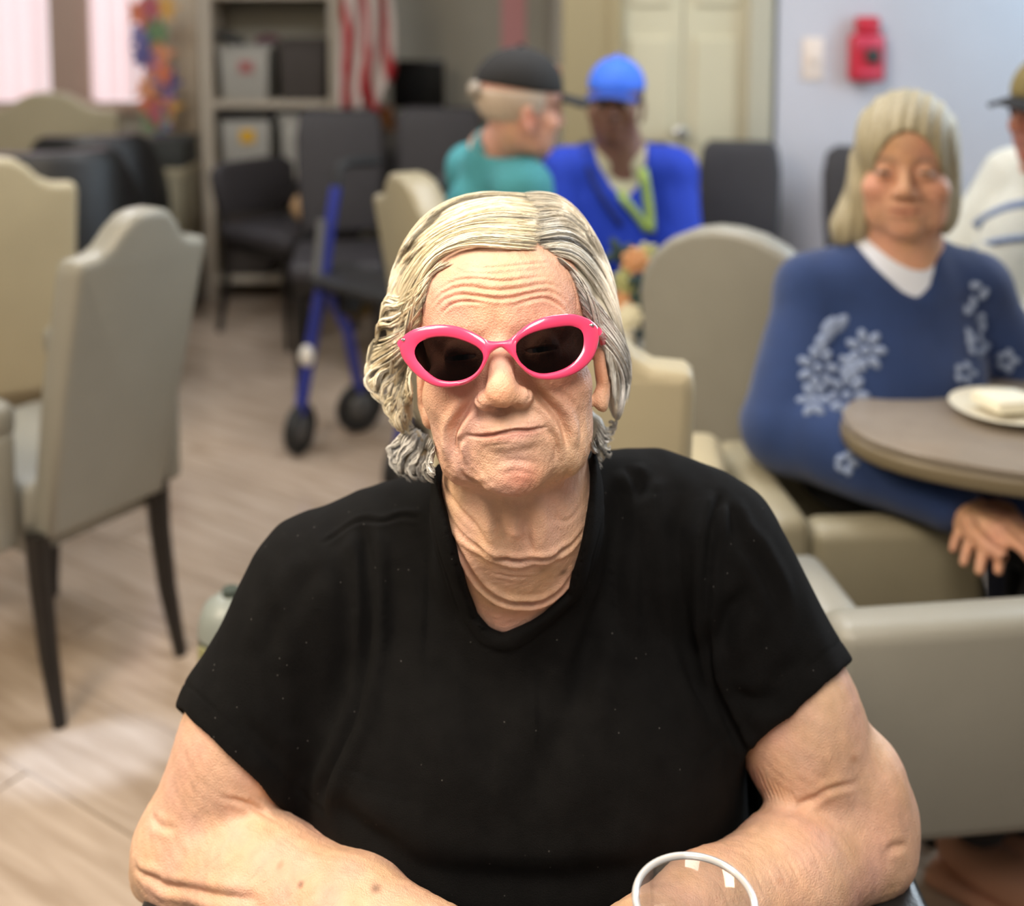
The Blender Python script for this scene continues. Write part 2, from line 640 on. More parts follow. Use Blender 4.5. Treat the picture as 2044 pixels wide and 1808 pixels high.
# right wall with the window that lights this side
def wr(mb):
    x = X_RIGHT + 0.06
    mb.box((x, 1.0, 1.3), (0.12, 2.0, 2.6)); mb.box((x, 3.80, 1.3), (0.12, 0.5, 2.6))
    mb.box((x, 2.8, 0.45), (0.12, 1.6, 0.9)); mb.box((x, 2.8, 2.45), (0.12, 1.6, 0.3))
struct('wall_right', M_WALL_LILAC, wr)
w2 = struct('window_2', mat('white_window_frame', srgb(225, 225, 225), rough=0.4), lambda mb: (
    mb.box((X_RIGHT + 0.05, 2.02, 1.6), (0.08, 0.06, 1.4), bevel=0.006), mb.box((X_RIGHT + 0.05, 3.54, 1.6), (0.08, 0.06, 1.4), bevel=0.006),
    mb.box((X_RIGHT + 0.05, 2.78, 0.93), (0.08, 1.6, 0.06), bevel=0.006), mb.box((X_RIGHT + 0.05, 2.78, 2.27), (0.08, 1.6, 0.06), bevel=0.006),
    mb.box((X_RIGHT + 0.05, 2.78, 1.6), (0.05, 0.04, 1.3), bevel=0.006)))
M_SKYPANE = emit('daylight_pane', (0.62, 0.84, 1.0), 1.6)
pn = struct('pane', M_SKYPANE, lambda mb: mb.box((X_RIGHT + 0.09, 2.78, 1.6), (0.01, 1.48, 1.30)), parent=w2)

# cream double door with raised panels in its frame
door = struct('door_1', M_DOOR, lambda mb: mb.box((0.60, Y_DOOR + 0.05, 1.02), (0.46, 0.03, 2.04)))
for k, x in enumerate((0.505, 0.735)):
    leaf = struct('door_leaf', M_DOOR, lambda mb: mb.box((x - 0.02, Y_DOOR + 0.02, 1.02), (0.226, 0.035, 2.03), bevel=0.004), parent=door)
    for z, h in ((1.70, 0.56), (1.00, 0.62), (0.37, 0.50)):
        struct('door_panel', M_DOOR, lambda mb: mb.box((x - 0.02, Y_DOOR + 0.0, z), (0.15, 0.016, h), bevel=0.007), parent=leaf)
M_KNOB = mat('brushed_nickel', (0.6, 0.58, 0.52), rough=0.3, metal=1)
struct('door_handle', M_KNOB, lambda mb: (mb.lathe((0.585, Y_DOOR - 0.05, 0.98), [(0.012, 0.05), (0.012, 0.02), (0.026, 0.0), (0.026, -0.02), (0.015, -0.03)], 16, 'Y')), parent=door, smooth=True)
M_TANPOST = mat('tan_casing_paint', srgb(150, 136, 102), rough=0.5)
struct('trim_1', M_TANPOST, lambda mb: (mb.box((0.275, Y_DOOR + 0.01, 1.3), (0.20, 0.10, 2.6), bevel=0.006), mb.box((0.36, Y_DOOR - 0.025, 1.1), (0.05, 0.05, 2.2), bevel=0.006)))
struct('trim_2', M_TRIM, lambda mb: (mb.box((0.865, Y_DOOR - 0.0, 1.08), (0.085, 0.08, 2.16), bevel=0.008), mb.box((0.60, Y_DOOR, 2.12), (0.6, 0.07, 0.09), bevel=0.008)))
struct('baseboard_front', M_BASE, lambda mb: mb.box((0.93 + (X_RIGHT - 0.93) / 2, Y_DOOR - 0.008, 0.05), (X_RIGHT - 0.95, 0.016, 0.10), bevel=0.003))
struct('baseboard_back', M_BASE, lambda mb: mb.box(((X_STEP + X_LEFT) / 2, Y_BACK - 0.008, 0.05), (X_STEP - X_LEFT - 0.02, 0.016, 0.10), bevel=0.003))

# windows with vertical blinds at the back left; their backlight is set as emission in the vanes
M_CASING = mat('window_casing', srgb(186, 160, 144), rough=0.5)
M_GLOW = emit('bright_outdoors', (1.0, 0.86, 0.90), 1.0)
M_VANE = mat('glowing_blind_vane', srgb(240, 214, 214), rough=0.6)
_b = M_VANE.node_tree.nodes['Principled BSDF']; _b.inputs['Emission Color'].default_value = (1.0, 0.80, 0.84, 1); _b.inputs['Emission Strength'].default_value = 0.48
def window(n, x0, x1, z0, z1):
    yb = Y_BACK - 0.015
    w = struct('window_%d' % n, M_CASING, lambda mb: (
        mb.box((x0 - 0.03, yb, (z0 + z1) / 2), (0.07, 0.05, z1 - z0 + 0.1), bevel=0.006), mb.box((x1 + 0.03, yb, (z0 + z1) / 2), (0.07, 0.05, z1 - z0 + 0.1), bevel=0.006),
        mb.box(((x0 + x1) / 2, yb, z0 - 0.03), (x1 - x0 + 0.14, 0.07, 0.06), bevel=0.006), mb.box(((x0 + x1) / 2, yb, z1 + 0.03), (x1 - x0 + 0.14, 0.05, 0.06), bevel=0.006)))
    struct('pane', M_GLOW, lambda mb: mb.box(((x0 + x1) / 2, Y_BACK - 0.005, (z0 + z1) / 2), (x1 - x0, 0.006, z1 - z0)), parent=w)
    k = int((x1 - x0) / 0.082)
    me = None
    for i in range(k):
        if me is None:
            mb = MB(); mb.box((0, 0, 0), (0.088, 0.003, z1 - z0 - 0.03)); me = mb.mesh('vane'); me.materials.append(M_VANE)
        o = bpy.data.objects.new('vane', me); COL.objects.link(o); o.parent = w
        o.location = (x0 + 0.045 + i * 0.082, Y_BACK - 0.045, (z0 + z1) / 2); o.rotation_euler = (0, 0, math.radians(24))
    struct('blind_rail', M_TRIM, lambda mb: mb.box(((x0 + x1) / 2, Y_BACK - 0.06, z1 + 0.02), (x1 - x0 + 0.05, 0.06, 0.05), bevel=0.005), parent=w)
window(1, -3.10, -2.34, 0.93, 2.2)
window(3, -2.13, -1.86, 0.93, 2.2)
# pale curtain panel beside the window
def curtain(name, x0, x1, y, z0, z1, m, folds, depth, par=None):
    bm = bmesh.new(); n = folds * 8
    a = []
    for i in range(n + 1):
        x = x0 + (x1 - x0) * i / n
        yy = y + depth * math.sin(i / 8 * 2 * math.pi)
        a.append((bm.verts.new((x, yy, z0)), bm.verts.new((x, yy, z1))))
    for p, q in zip(a, a[1:]):
        bm.faces.new((p[0], q[0], q[1], p[1]))
    me = bpy.data.meshes.new(name); bm.to_mesh(me); bm.free()
    o = link_mesh(name, me, m, par)
    sd = o.modifiers.new('thickness', 'SOLIDIFY'); sd.thickness = 0.004
    return o
struct('trim_3', M_CASING, lambda mb: mb.box((-2.235, Y_BACK - 0.02, 1.55), (0.09, 0.05, 1.4), bevel=0.006))
cu = curtain('curtain', -1.80, -1.575, Y_BACK - 0.07, 0.12, 2.3, mat('beige_curtain', srgb(214, 202, 180), rough=0.9, noise=0.05), 4, 0.014)
tag(cu, 'beige pleated curtain panel hanging between the blinds and the bookcase', 'curtain')

# narrow pink strip on the back wall
q0, q1 = P(1001, 104, Y_BACK), P(1049, 104, Y_BACK)
t = empty('paper_banner', ((q0[0] + q1[0]) / 2, Y_BACK, q0[2]), 'narrow pink paper banner hanging on the grey wall above the black cap', 'banner')
mb = MB(); mb.box((0, -0.006, 0.32), (q1[0] - q0[0], 0.004, 0.64)); mb.build('paper', mat('pink_paper', srgb(222, 160, 160), rough=0.8), t, smooth=False)
mb = MB(); mb.box((0, -0.010, 0.645), (q1[0] - q0[0] + 0.02, 0.014, 0.016), bevel=0.003); mb.build('hanging_rod', M_TRIM, t)
# ceiling troffers: lens panel in a frame
M_LAMP = emit('lit_troffer_lens', (0.80, 0.87, 1.0), 9.0)
M_TROF = mat('troffer_metal', (0.8, 0.8, 0.8), rough=0.4)
def troffer(x, y, sx, sy, label):
    t = empty('ceiling_light', (x, y, Z_CEIL), label, 'ceiling light', group='ceiling troffers')
    mb = MB()
    for dx in (-1, 1): mb.box((dx * sx / 2, 0, -0.012), (0.03, sy + 0.03, 0.03), bevel=0.004)
    for dy in (-1, 1): mb.box((0, dy * sy / 2, -0.012), (sx, 0.03, 0.03), bevel=0.004)
    mb.build('frame', M_TROF, t)
    mb = MB(); mb.box((0, 0, -0.010), (sx - 0.03, sy - 0.03, 0.006)); mb.build('diffuser', M_LAMP, t)
troffer(-2.24, 5.40, 0.55, 0.56, 'ceiling troffer over the back corner in front of the blinds')
troffer(-1.60, 3.0, 0.60, 1.2, 'ceiling troffer over the large wing-backed chair')
troffer(0.2, 2.6, 0.60, 1.2, 'ceiling troffer over the men in caps')
# ================================================================== people: shared head and hand fields
class Frame:
    def __init__(self, O, fwd, up, scale=1.0):
        self.O = np.asarray(O, float)
        ez = np.asarray(fwd, float); ez /= np.linalg.norm(ez)
        up = np.asarray(up, float)
        ex = np.cross(up, ez); ex /= np.linalg.norm(ex)
        ey = np.cross(ez, ex)
        self.R = np.stack([ex, ey, ez], 1)          # columns
        self.s = scale
    def loc(self, p):                                # metres -> local millimetres
        return ((p - self.O.astype(p.dtype)) @ self.R.astype(p.dtype)) * (1000.0 / self.s)
    def w(self, q):                                  # local millimetres -> metres
        return self.O + (np.asarray(q, float) * self.s / 1000.0) @ self.R.T

def mirror(q):
    m = q.copy(); m[:, 0] = np.abs(m[:, 0])
    return m

def head_field(q, heavy=1.0, male=0.0, mouth=True):
    """face and skull; x to the viewer's right, y up, z out of the face, in mm; origin between the eyes"""
    m = mirror(q)
    d = ell(q, (0, 32, -93), (74, 84, 91))
    d = smin(d, ell(q, (0, 40, -52), (62, 52, 54)), 22)                     # forehead
    d = smin(d, ell(q, (0, -42, -64), (58 + 1 * heavy, 65, 57)), 26)        # lower face
    d = smin(d, ell(m, (43, -33, -35), (25, 25, 25)), 16)                   # cheek
    d = smin(d, ell(m, (41, -70, -52), (20 + 2 * heavy, 33, 30)), 18)       # jowl
    d = smin(d, ell(q, (0, -94, -26), (25 + 4 * male, 19, 19)), 20)         # chin
    d = smin(d, ell(q, (0, -62, -27), (33, 25, 25)), 16)                    # muzzle
    d = smin(d, cone(m, (8, 17, -8), (44, 15, -22), 6.8 + 3.2 * male, 7), 14)   # brow
    d = smax(d, -ell(m, (32, -4, 14), (19, 12, 22)), 14)                    # eye socket
    lid = smax(sph(m, (31, -4, -13), 14.2), -ell(m, (31.5, -4.5, 0), (13, 1.7, 26)), 2.0)
    d = smin(d, lid, 5)
    nose = cone(q, (0, 8, -9), (0, -28, 12), 8.0, 10.5)
    nose = smin(nose, ell(q, (0, -34, 12.5), (12.0, 10.2, 10.8)), 7)
    nose = smin(nose, ell(m, (13.4, -38, 3.5), (8.8, 7.6, 9.8)), 8)
    d = smin(d, nose, 9)
    d = smax(d, -ell(m, (8.6, -45.2, 8.5), (4.8, 4.2, 5.5)), 2.5)             # nostril
    # mouth
    lx = np.clip(np.abs(q[:, 0]) / 31, 0, 1.3)
    my = -65.0 + 3.0 * lx * lx
    mz = -2.0 - 15 * lx * lx
    up = ell(np.stack([q[:, 0], q[:, 1] - my - 4.5, q[:, 2] - mz], 1), (0, 0, 0), (25, 3.6, 4.2))
    lo = ell(np.stack([q[:, 0], q[:, 1] - my + 5.2, q[:, 2] - mz], 1), (0, 0, 0), (22, 4.4, 5.2))
    d = smin(d, up, 7); d = smin(d, lo, 6)
    if not mouth: lx = lx * 1.0
    slit = np.sqrt((q[:, 1] - my) ** 2 + np.maximum(np.abs(q[:, 0]) - 25, 0) ** 2) - 0.85
    slit = np.maximum(slit, -(q[:, 2] - mz + 6))
    if mouth: d = smax(d, -slit, 2.2)
    # ears
    e = np.stack([m[:, 0] - 74, (q[:, 1] + 24), (q[:, 2] + 98)], 1)
    ear = ell(e, (3, 3, -2), (7, 29, 17))
    ear = smin(ear, ell(e, (0, -26, 5), (5.5, 10, 8)), 6)
    ear = smax(ear, -ell(e, (9, 6, 2), (6, 18, 9)), 4)
    d = smin(d, ear, 6)
    return d

def hand_chain(wrist, along, palm_n, side, curl=0.5, spread=0.12, size=1.0, thumb_in=0.5):
    """palm and five finger chains; returns a list of (points, radii)"""
    a = Vector(along).normalized(); n = Vector(palm_n).normalized()
    s = a.cross(n).normalized() * side               # towards the thumb
    w = Vector(wrist)
    out = []
    base = [0.030, 0.010, -0.010, -0.029]
    L = [(0.040, 0.026, 0.020), (0.044, 0.029, 0.021), (0.041, 0.027, 0.020), (0.032, 0.020, 0.018)]
    R = [0.0092, 0.0095, 0.0090, 0.0080]
    for i in range(4):
        k0 = w + s * base[i] * 0.55 * size + a * 0.012 * size
        k1 = w + s * base[i] * size + a * (0.088 - 0.004 * abs(i - 1)) * size
        out.append(([k0, k1], [0.0135 * size, 0.0115 * size]))
        d = (a + s * base[i] * spread * 30).normalized()
        p = k1; pts = [p]; ang = curl * 0.45
        for j in range(3):
            ax = d.cross(-n)
            dd = Matrix.Rotation(ang, 3, d.cross(n).normalized()) @ d
            p = p + dd * L[i][j] * size
            pts.append(p)
            ang += curl * (0.75 if j == 0 else 0.5)
        r = R[i] * size
        out.append((pts, [r * 1.08, r, r * 0.92, r * 0.8]))
    t0 = w + s * 0.020 * size + a * 0.018 * size
    t1 = t0 + (s * 0.75 + a * 0.65 + n * 0.35 * thumb_in).normalized() * 0.046 * size
    t2 = t1 + (s * (0.55 - thumb_in * 0.5) + a * 0.85 + n * 0.3 * thumb_in).normalized() * 0.033 * size
    t3 = t2 + (s * (0.35 - thumb_in * 0.6) + a * 0.95 + n * 0.3 * thumb_in).normalized() * 0.026 * size
    out.append(([t0, t1, t2, t3], [0.0150 * size, 0.0118 * size, 0.0105 * size, 0.0085 * size]))
    return out

def chain_field(p, chains, k=0.006):
    d = None
    for pts, rs in chains:
        e = polycone(p, [np.array(x) for x in pts], rs)
        d = e if d is None else smin(d, e, k)
    return d

def boxed(p, lo, hi, f, pad):
    """evaluate f only near the box; elsewhere a safe lower bound"""
    lo = np.asarray(lo, p.dtype); hi = np.asarray(hi, p.dtype)
    e = np.maximum(np.maximum(lo - p, p - hi), 0)
    d = np.linalg.norm(e, axis=1) + pad
    m = d <= pad * 2.0
    out = d.astype(p.dtype)
    if m.any():
        out[m] = f(p[m])
    return out

# ================================================================== the woman in front
O_H = P(997, 694, 0.850)
_ez = (CAM - O_H) / np.linalg.norm(CAM - O_H)
_ex = AX_X - _ez * (AX_X @ _ez); _ex /= np.linalg.norm(_ex)
_ey = np.cross(_ez, _ex)
_yaw, _roll = math.radians(5.0), math.radians(5.5)
_fw = math.cos(_yaw) * _ez - math.sin(_yaw) * _ex
_up = math.cos(_roll) * _ey - math.sin(_roll) * _ex
HF = Frame(O_H, _fw, _up, 1.0)

SH_L, SH_R = P(640, 1185, 1.03), P(1418, 1105, 1.03)
EL_L, EL_R = P(372, 1690, 0.975), P(1722, 1675, 0.975)
WR_L, WR_R = P(960, 1935, 0.80), P(1190, 1930, 0.80)
NK_T, NK_B = HF.w((0, -52, -86)), P(1035, 1235, 1.015)
HAND_L = hand_chain(WR_L, (0.50, -0.82, -0.04), (0, 0, -1), 1, curl=0.55)
HAND_R = hand_chain(WR_R + np.array([0, 0, 0.012]), (-0.80, -0.58, 0.0), (0, 0, -1), -1, curl=0.6)

def upper_arm_field(p, left):
    S, E = (SH_L, EL_L) if left else (SH_R, EL_R)
    d = cone(p, S, E, 0.060, 0.047)
    return smin(d, ell(p, (S * 0.42 + E * 0.58) + np.array([0.0, -0.012, -0.004]), (0.052, 0.054, 0.075)), 0.03)

def arm_field(p, left):
    S, E, W, H = (SH_L, EL_L, WR_L, HAND_L) if left else (SH_R, EL_R, WR_R, HAND_R)
    fa = E + (W - E) * 0.30
    d = upper_arm_field(p, left)
    g = polycone(p, [E, fa, E + (W - E) * 0.62, W], [0.044, 0.047, 0.040, 0.029], 0.02)
    d = smin(d, g, 0.016)
    if left:
        d = smin(d, ell(p, P(318, 1735, 0.985), (0.024, 0.03, 0.026)), 0.02)
        d = smin(d, ell(p, P(430, 1765, 0.95), (0.05, 0.03, 0.022)), 0.02)
    else:
        d = smin(d, ell(p, P(1748, 1575, 0.98), (0.028, 0.038, 0.044)), 0.025)
        d = smin(d, ell(p, P(1772, 1618, 0.98), (0.022, 0.03, 0.024)), 0.016)
        d = smin(d, ell(p, P(1775, 1728, 0.985), (0.020, 0.03, 0.018)), 0.010)
    palm = chain_field(p, H, 0.010)
    return smin(d, palm, 0.014)

def neck_base(p):
    d = cone(p, NK_T, NK_B, 0.060, 0.066)
    d = smin(d, ell(p, P(1036, 1062, 0.945), (0.056, 0.040, 0.050)), 0.03)
    d = smin(d, ell(p, P(1034, 1018, 0.930), (0.056, 0.046, 0.042)), 0.03)          # soft fill from chin to throat          # full throat under the chin
    d = smin(d, ell(p, P(1036, 1140, 0.958), (0.050, 0.034, 0.022)), 0.012)         # the roll above the necklace crease
    return d

_nb = lambda p: smin(head_field(HF.loc(p), mouth=False) * 0.001, neck_base(p), 0.018)
BANDS = [([hit(u, v, _nb, 0.80, 1.05) + np.array([0, 0.002, 0]) for u, v in px], r) for px, r in (
    (((972, 1005), (980, 1050), (986, 1098)), (0.004, 0.0065, 0.006)), (((1072, 1008), (1078, 1055), (1086, 1100)), (0.004, 0.0075, 0.0085)), (((1030, 1010), (1032, 1060)), (0.003, 0.003)))]
def neck_field(p):
    d = neck_base(p)
    for pts, rs in BANDS:                                  # slack bands of skin under the chin
        d = smin(d, polycone(p, pts, rs), 0.009)
    return d

def torso_field(p):
    d = ell(p, P(1030, 1330, 1.075), (0.185, 0.125, 0.20))
    d = smin(d, ell(p, P(1030, 1640, 1.05), (0.222, 0.165, 0.215)), 0.08)
    d = smin(d, cone(p, P(1030, 1170, 1.05), SH_L + np.array([0.015, 0, 0.01]), 0.075, 0.055), 0.05)
    d = smin(d, cone(p, P(1030, 1130, 1.05), SH_R + np.array([-0.015, 0, 0.01]), 0.075, 0.055), 0.05)
    d = smin(d, cone(p, P(1020, 1120, 1.06), P(800, 1130, 1.05), 0.06, 0.05), 0.04)
    d = smin(d, cone(p, P(1040, 1120, 1.06), P(1300, 1060, 1.05), 0.06, 0.05), 0.04)
    d = smin(d, ell(p, P(880, 1500, 0.985), (0.10, 0.085, 0.095)), 0.06)
    d = smin(d, ell(p, P(1215, 1490, 0.985), (0.10, 0.085, 0.095)), 0.06)
    return d

def bb(*pts):
    a = np.array([np.array(x) for x in pts])
    return a.min(0), a.max(0)

HB = bb(*[HF.w(c) for c in [(x, y, z) for x in (-92, 92) for y in (-125, 122) for z in (-190, 36)]])
AL = bb(SH_L, EL_L, WR_L, WR_L + np.array([0.2, -0.12, 0.0])); AL = (AL[0] - 0.075, AL[1] + 0.075)
AR = bb(SH_R, EL_R, WR_R, WR_R + np.array([-0.2, -0.12, 0.0])); AR = (AR[0] - 0.075, AR[1] + 0.075)
NB = bb(NK_T, NK_B, P(1036, 1060, 0.89)); NB = (NB[0] - 0.075, NB[1] + 0.075)
TB = ((-0.36, 0.84, 0.55), (0.33, 1.26, 1.12))

def head_only(p):
    return head_field(HF.loc(p), mouth=False) * 0.001

def trunk_field(p):
    d = smin(boxed(p, *NB, neck_field, 0.03), boxed(p, *TB, torso_field, 0.05), 0.022)
    d = smin(d, boxed(p, *AL, lambda q: arm_field(q, True), 0.03), 0.015)
    d = smin(d, boxed(p, *AR, lambda q: arm_field(q, False), 0.03), 0.015)
    return d

def body_field(p):
    return smin(boxed(p, *HB, head_only, 0.03), trunk_field(p), 0.018)

VB, FB = surface(body_field, (-0.42, 0.60, 0.62), (0.42, 1.26, 1.36), 0.0025)
VB = smooth_mesh(VB, FB, 1, 0.5)

def refine(V, Fq, mask, f):
    """split the masked quads in four and settle the new points on the field"""
    sub, keep = Fq[mask], Fq[~mask]
    e = np.concatenate([np.sort(np.stack([sub[:, k], sub[:, (k + 1) % 4]], 1), 1) for k in range(4)])
    ue, inv = np.unique(e, axis=0, return_inverse=True)
    inv = inv.reshape(4, -1)
    n0 = len(V)
    mid = (V[ue[:, 0]] + V[ue[:, 1]]) / 2
    cen = V[sub].mean(1)
    m = n0 + inv; c = n0 + len(ue) + np.arange(len(sub))
    new = np.concatenate([np.stack([sub[:, k], m[k], c, m[(k + 3) % 4]], 1) for k in range(4)])
    V2 = np.concatenate([V, mid, cen])
    F2 = np.concatenate([keep, new])
    N = vnormals(V2, F2)
    ids = np.unique(new)
    for part in np.array_split(ids, max(1, len(ids) // 200000)):
        d = f(V2[part].astype(np.float32)).astype(float)
        V2[part] -= N[part] * np.clip(d, -0.0012, 0.0012)[:, None]
    return V2, F2

_c = VB[FB].mean(1)
_tor = torso_field(_c.astype(np.float32))
_q = HF.loc(_c)
_vis = ~((_tor < 0.004) & ~((np.abs(_c[:, 0] - 0.005) < 0.085) & (_c[:, 1] < 1.0) & (_c[:, 2] > 0.86)))
_vis &= ~((_q[:, 2] < -115) & (_q[:, 1] > -120))
_vis &= ~((cone(_c, SH_L, SH_L + (EL_L - SH_L) * 0.45, 0.085, 0.075) < 0) | (cone(_c, SH_R, SH_R + (EL_R - SH_R) * 0.45, 0.085, 0.075) < 0))
VB, FB = refine(VB, FB, _vis, body_field)
_q = HF.loc(VB[FB].mean(1))
VB, FB = refine(VB, FB, (_q[:, 2] > -48) & (_q[:, 1] > -112) & (_q[:, 1] < 66), body_field)

# ---- creases and folds traced on the surface: (points, depth mm, half width mm, lifted edge mm)
def on(u, v, f=None, y0=0.70, y1=1.08):
    return hit(u, v, f or body_field, y0, y1)

CREASES = []
def crease(pts, depth, width, lift=0.0, taper=0.5, n=14, f=None):
    CREASES.append((spline([on(u, v, f) for u, v in pts], n), depth, width, lift, taper))

# forehead
crease([(868, 585), (905, 562), (950, 556), (1000, 562), (1050, 556), (1090, 552)], 0.92, 1.3, 0.45)
crease([(862, 606), (890, 582), (930, 572), (985, 580), (1040, 575), (1090, 566), (1118, 575)], 1.12, 1.4, 0.54)
crease([(866, 622), (885, 600), (920, 588), (965, 594), (1010, 597), (1060, 586), (1100, 582), (1130, 602)], 1.12, 1.4, 0.54)
crease([(880, 628), (905, 606), (940, 602), (975, 606)], 0.92, 1.3, 0.45)
crease([(1020, 612), (1055, 600), (1090, 596), (1120, 612), (1136, 634)], 1.02, 1.4, 0.45)
crease([(925, 537), (985, 534), (1050, 528), (1105, 524)], 0.61, 1.3, 0.27)
crease([(880, 520), (930, 545), (1000, 546), (1080, 538)], 0.31, 1.4, 0.18)
crease([(1140, 560), (1150, 590), (1152, 625)], 0.51, 1.5, 0.27)
crease([(958, 778), (951, 790), (952, 803), (963, 810)], 0.7, 1.5, 0.2, 0.3)
crease([(1047, 768), (1056, 780), (1058, 793), (1050, 802)], 0.7, 1.5, 0.2, 0.3)
# nose to mouth folds, mouth corners, chin
crease([(948, 790), (932, 815), (915, 840), (905, 862), (904, 890), (908, 925)], 5.6, 3.4, 3.4, 0.4)
crease([(1062, 770), (1080, 792), (1105, 818), (1122, 842), (1130, 870), (1135, 900)], 5.0, 3.4, 3.2, 0.4)
crease([(930, 866), (920, 880), (917, 900), (922, 925)], 2.8, 2.4, 1.4)
crease([(1090, 855), (1103, 870), (1110, 895), (1108, 920)], 2.2, 2.4, 1.2)
MOUTH = [(929, 867), (940, 870), (950, 871), (969, 870), (985, 868), (997, 865), (1015, 862), (1033, 859), (1055, 859), (1074, 856), (1094, 851)]
crease(MOUTH, 3.0, 1.3, 0.4, 0.35, 30)
crease([(950, 858), (985, 853), (1005, 850), (1020, 848), (1050, 846), (1075, 848)], 0.5, 1.6, 0.3)
crease([(960, 893), (1000, 888), (1050, 882)], 1.3, 3.0, 0.3)
crease([(918, 930), (930, 952), (955, 962), (985, 960)], 1.6, 2.2, 0.8)
crease([(985, 928), (1020, 918), (1060, 922), (1085, 935)], 0.5, 2.4, 0.3)
crease([(990, 950), (1030, 940), (1070, 948)], 0.35, 1.8, 0.25)
crease([(880, 800), (872, 850), (880, 900), (896, 940)], 0.6, 3.5, 0.3)
crease([(1150, 800), (1160, 850), (1155, 900), (1140, 950)], 0.7, 3.5, 0.4)
crease([(1110, 775), (1135, 795), (1150, 822)], 0.5, 1.8, 0.4)
crease([(1085, 785), (1110, 800), (1130, 830)], 0.5, 1.8, 0.3)
crease([(900, 930), (915, 968), (945, 990)], 2.0, 3.0, 1.0)
crease([(1135, 905), (1128, 950), (1110, 985)], 1.4, 3.0, 0.8)
for k, uu in enumerate((957, 971, 986, 1002, 1020, 1038, 1054)):                       # lip lines
    crease([(uu, 838 - 0.08 * (uu - 1000)), (uu + 1, 856 - 0.09 * (uu - 1000))], 0.35, 0.9, 0.1)
# jaw line, throat, neck rolls
crease([(884, 960), (905, 1000), (945, 1045), (975, 1085)], 1.8, 3.0, 0.8)
crease([(893, 1020), (930, 1075), (970, 1105), (1030, 1120), (1085, 1118), (1130, 1095), (1165, 1060)], 3.2, 2.6, 2.0, 0.3, 22)
crease([(895, 1050), (925, 1110), (960, 1165), (1000, 1196), (1040, 1204), (1085, 1198), (1125, 1168), (1160, 1115)], 4.4, 3.0, 2.6, 0.3, 24)
crease([(990, 1020), (1000, 1060), (1002, 1100)], 1.6, 4.0, 0.4)
crease([(1045, 1015), (1050, 1060), (1060, 1105)], 1.8, 4.0, 0.4)
crease([(1100, 1030), (1130, 1040), (1160, 1010)], 0.8, 2.2, 0.4)
crease([(960, 1135), (1010, 1150), (1070, 1150)], 0.5, 1.8, 0.2)
# arms
crease([(275, 1748), (310, 1758), (340, 1772), (420, 1786), (520, 1796)], 3.6, 4.0, 1.6, 0.3)
crease([(268, 1730), (285, 1745), (310, 1752)], 2.2, 3.0, 1.0)
crease([(300, 1620), (320, 1648), (355, 1655)], 1.3, 3.0, 0.6)
crease([(440, 1590), (480, 1600), (520, 1618), (548, 1638)], 1.8, 2.4, 0.8)
crease([(1812, 1688), (1790, 1690), (1765, 1700)], 2.0, 3.5, 0.8)
crease([(1560, 1630), (1610, 1600), (1660, 1575), (1715, 1562)], 2.2, 3.2, 1.0)
for k in range(16):
    u0 = 430 + 26 * k
    c0 = 1690 + 0.42 * (u0 - 372)
    crease([(u0 + 30, c0 - 40), (u0 + 8, c0 - 5), (u0 - 30, c0 + 30)], 0.35 + 0.2 * (k % 3 == 0), 1.6, 0.2, 0.8, 6)
for k in range(12):
    u0 = 1390 + 22 * k
    c0 = 1675 - 0.48 * (u0 - 1722)
    crease([(u0 - 22, c0 - 45), (u0 - 4, c0 - 5), (u0 + 14, c0 + 40)], 0.3 + 0.2 * (k % 3 == 0), 1.6, 0.2, 0.8, 6)
for k in range(9):
    u0 = 1500 + 9 * k
    crease([(u0, 1535 + 4 * k), (u0 + 15, 1575 + 3 * k), (u0 + 22, 1615)], 0.8, 1.5, 0.4, 0.6, 6)

def apply_creases(V, Fq, creases):
    N = vnormals(V, Fq)
    D = np.zeros(len(V))
    for pts, depth, width, lift, taper in creases:
        lo = pts.min(0) - 0.03; hi = pts.max(0) + 0.03
        m = np.nonzero(np.all((V > lo) & (V < hi), axis=1))[0]
        if not len(m):
            continue
        d, t = polydist(V[m], pts)
        d = d * 1000
        env = np.minimum(1, np.minimum(t, 1 - t) / max(taper, 1e-3) * 1.6 + 0.08)
        D[m] += env * (-depth * np.exp(-(d / width) ** 2) + lift * np.exp(-((d - 2.1 * width) / (1.3 * width)) ** 2))
    return V + N * (D * 0.001)[:, None]

VB = apply_creases(VB, FB, CREASES)
NBn = vnormals(VB, FB)
VB = VB + NBn * (0.00018 * wob(VB, 900, 1) + 0.00030 * wob(VB, 420, 2) + 0.0002 * wob(VB, 170, 3))[:, None]

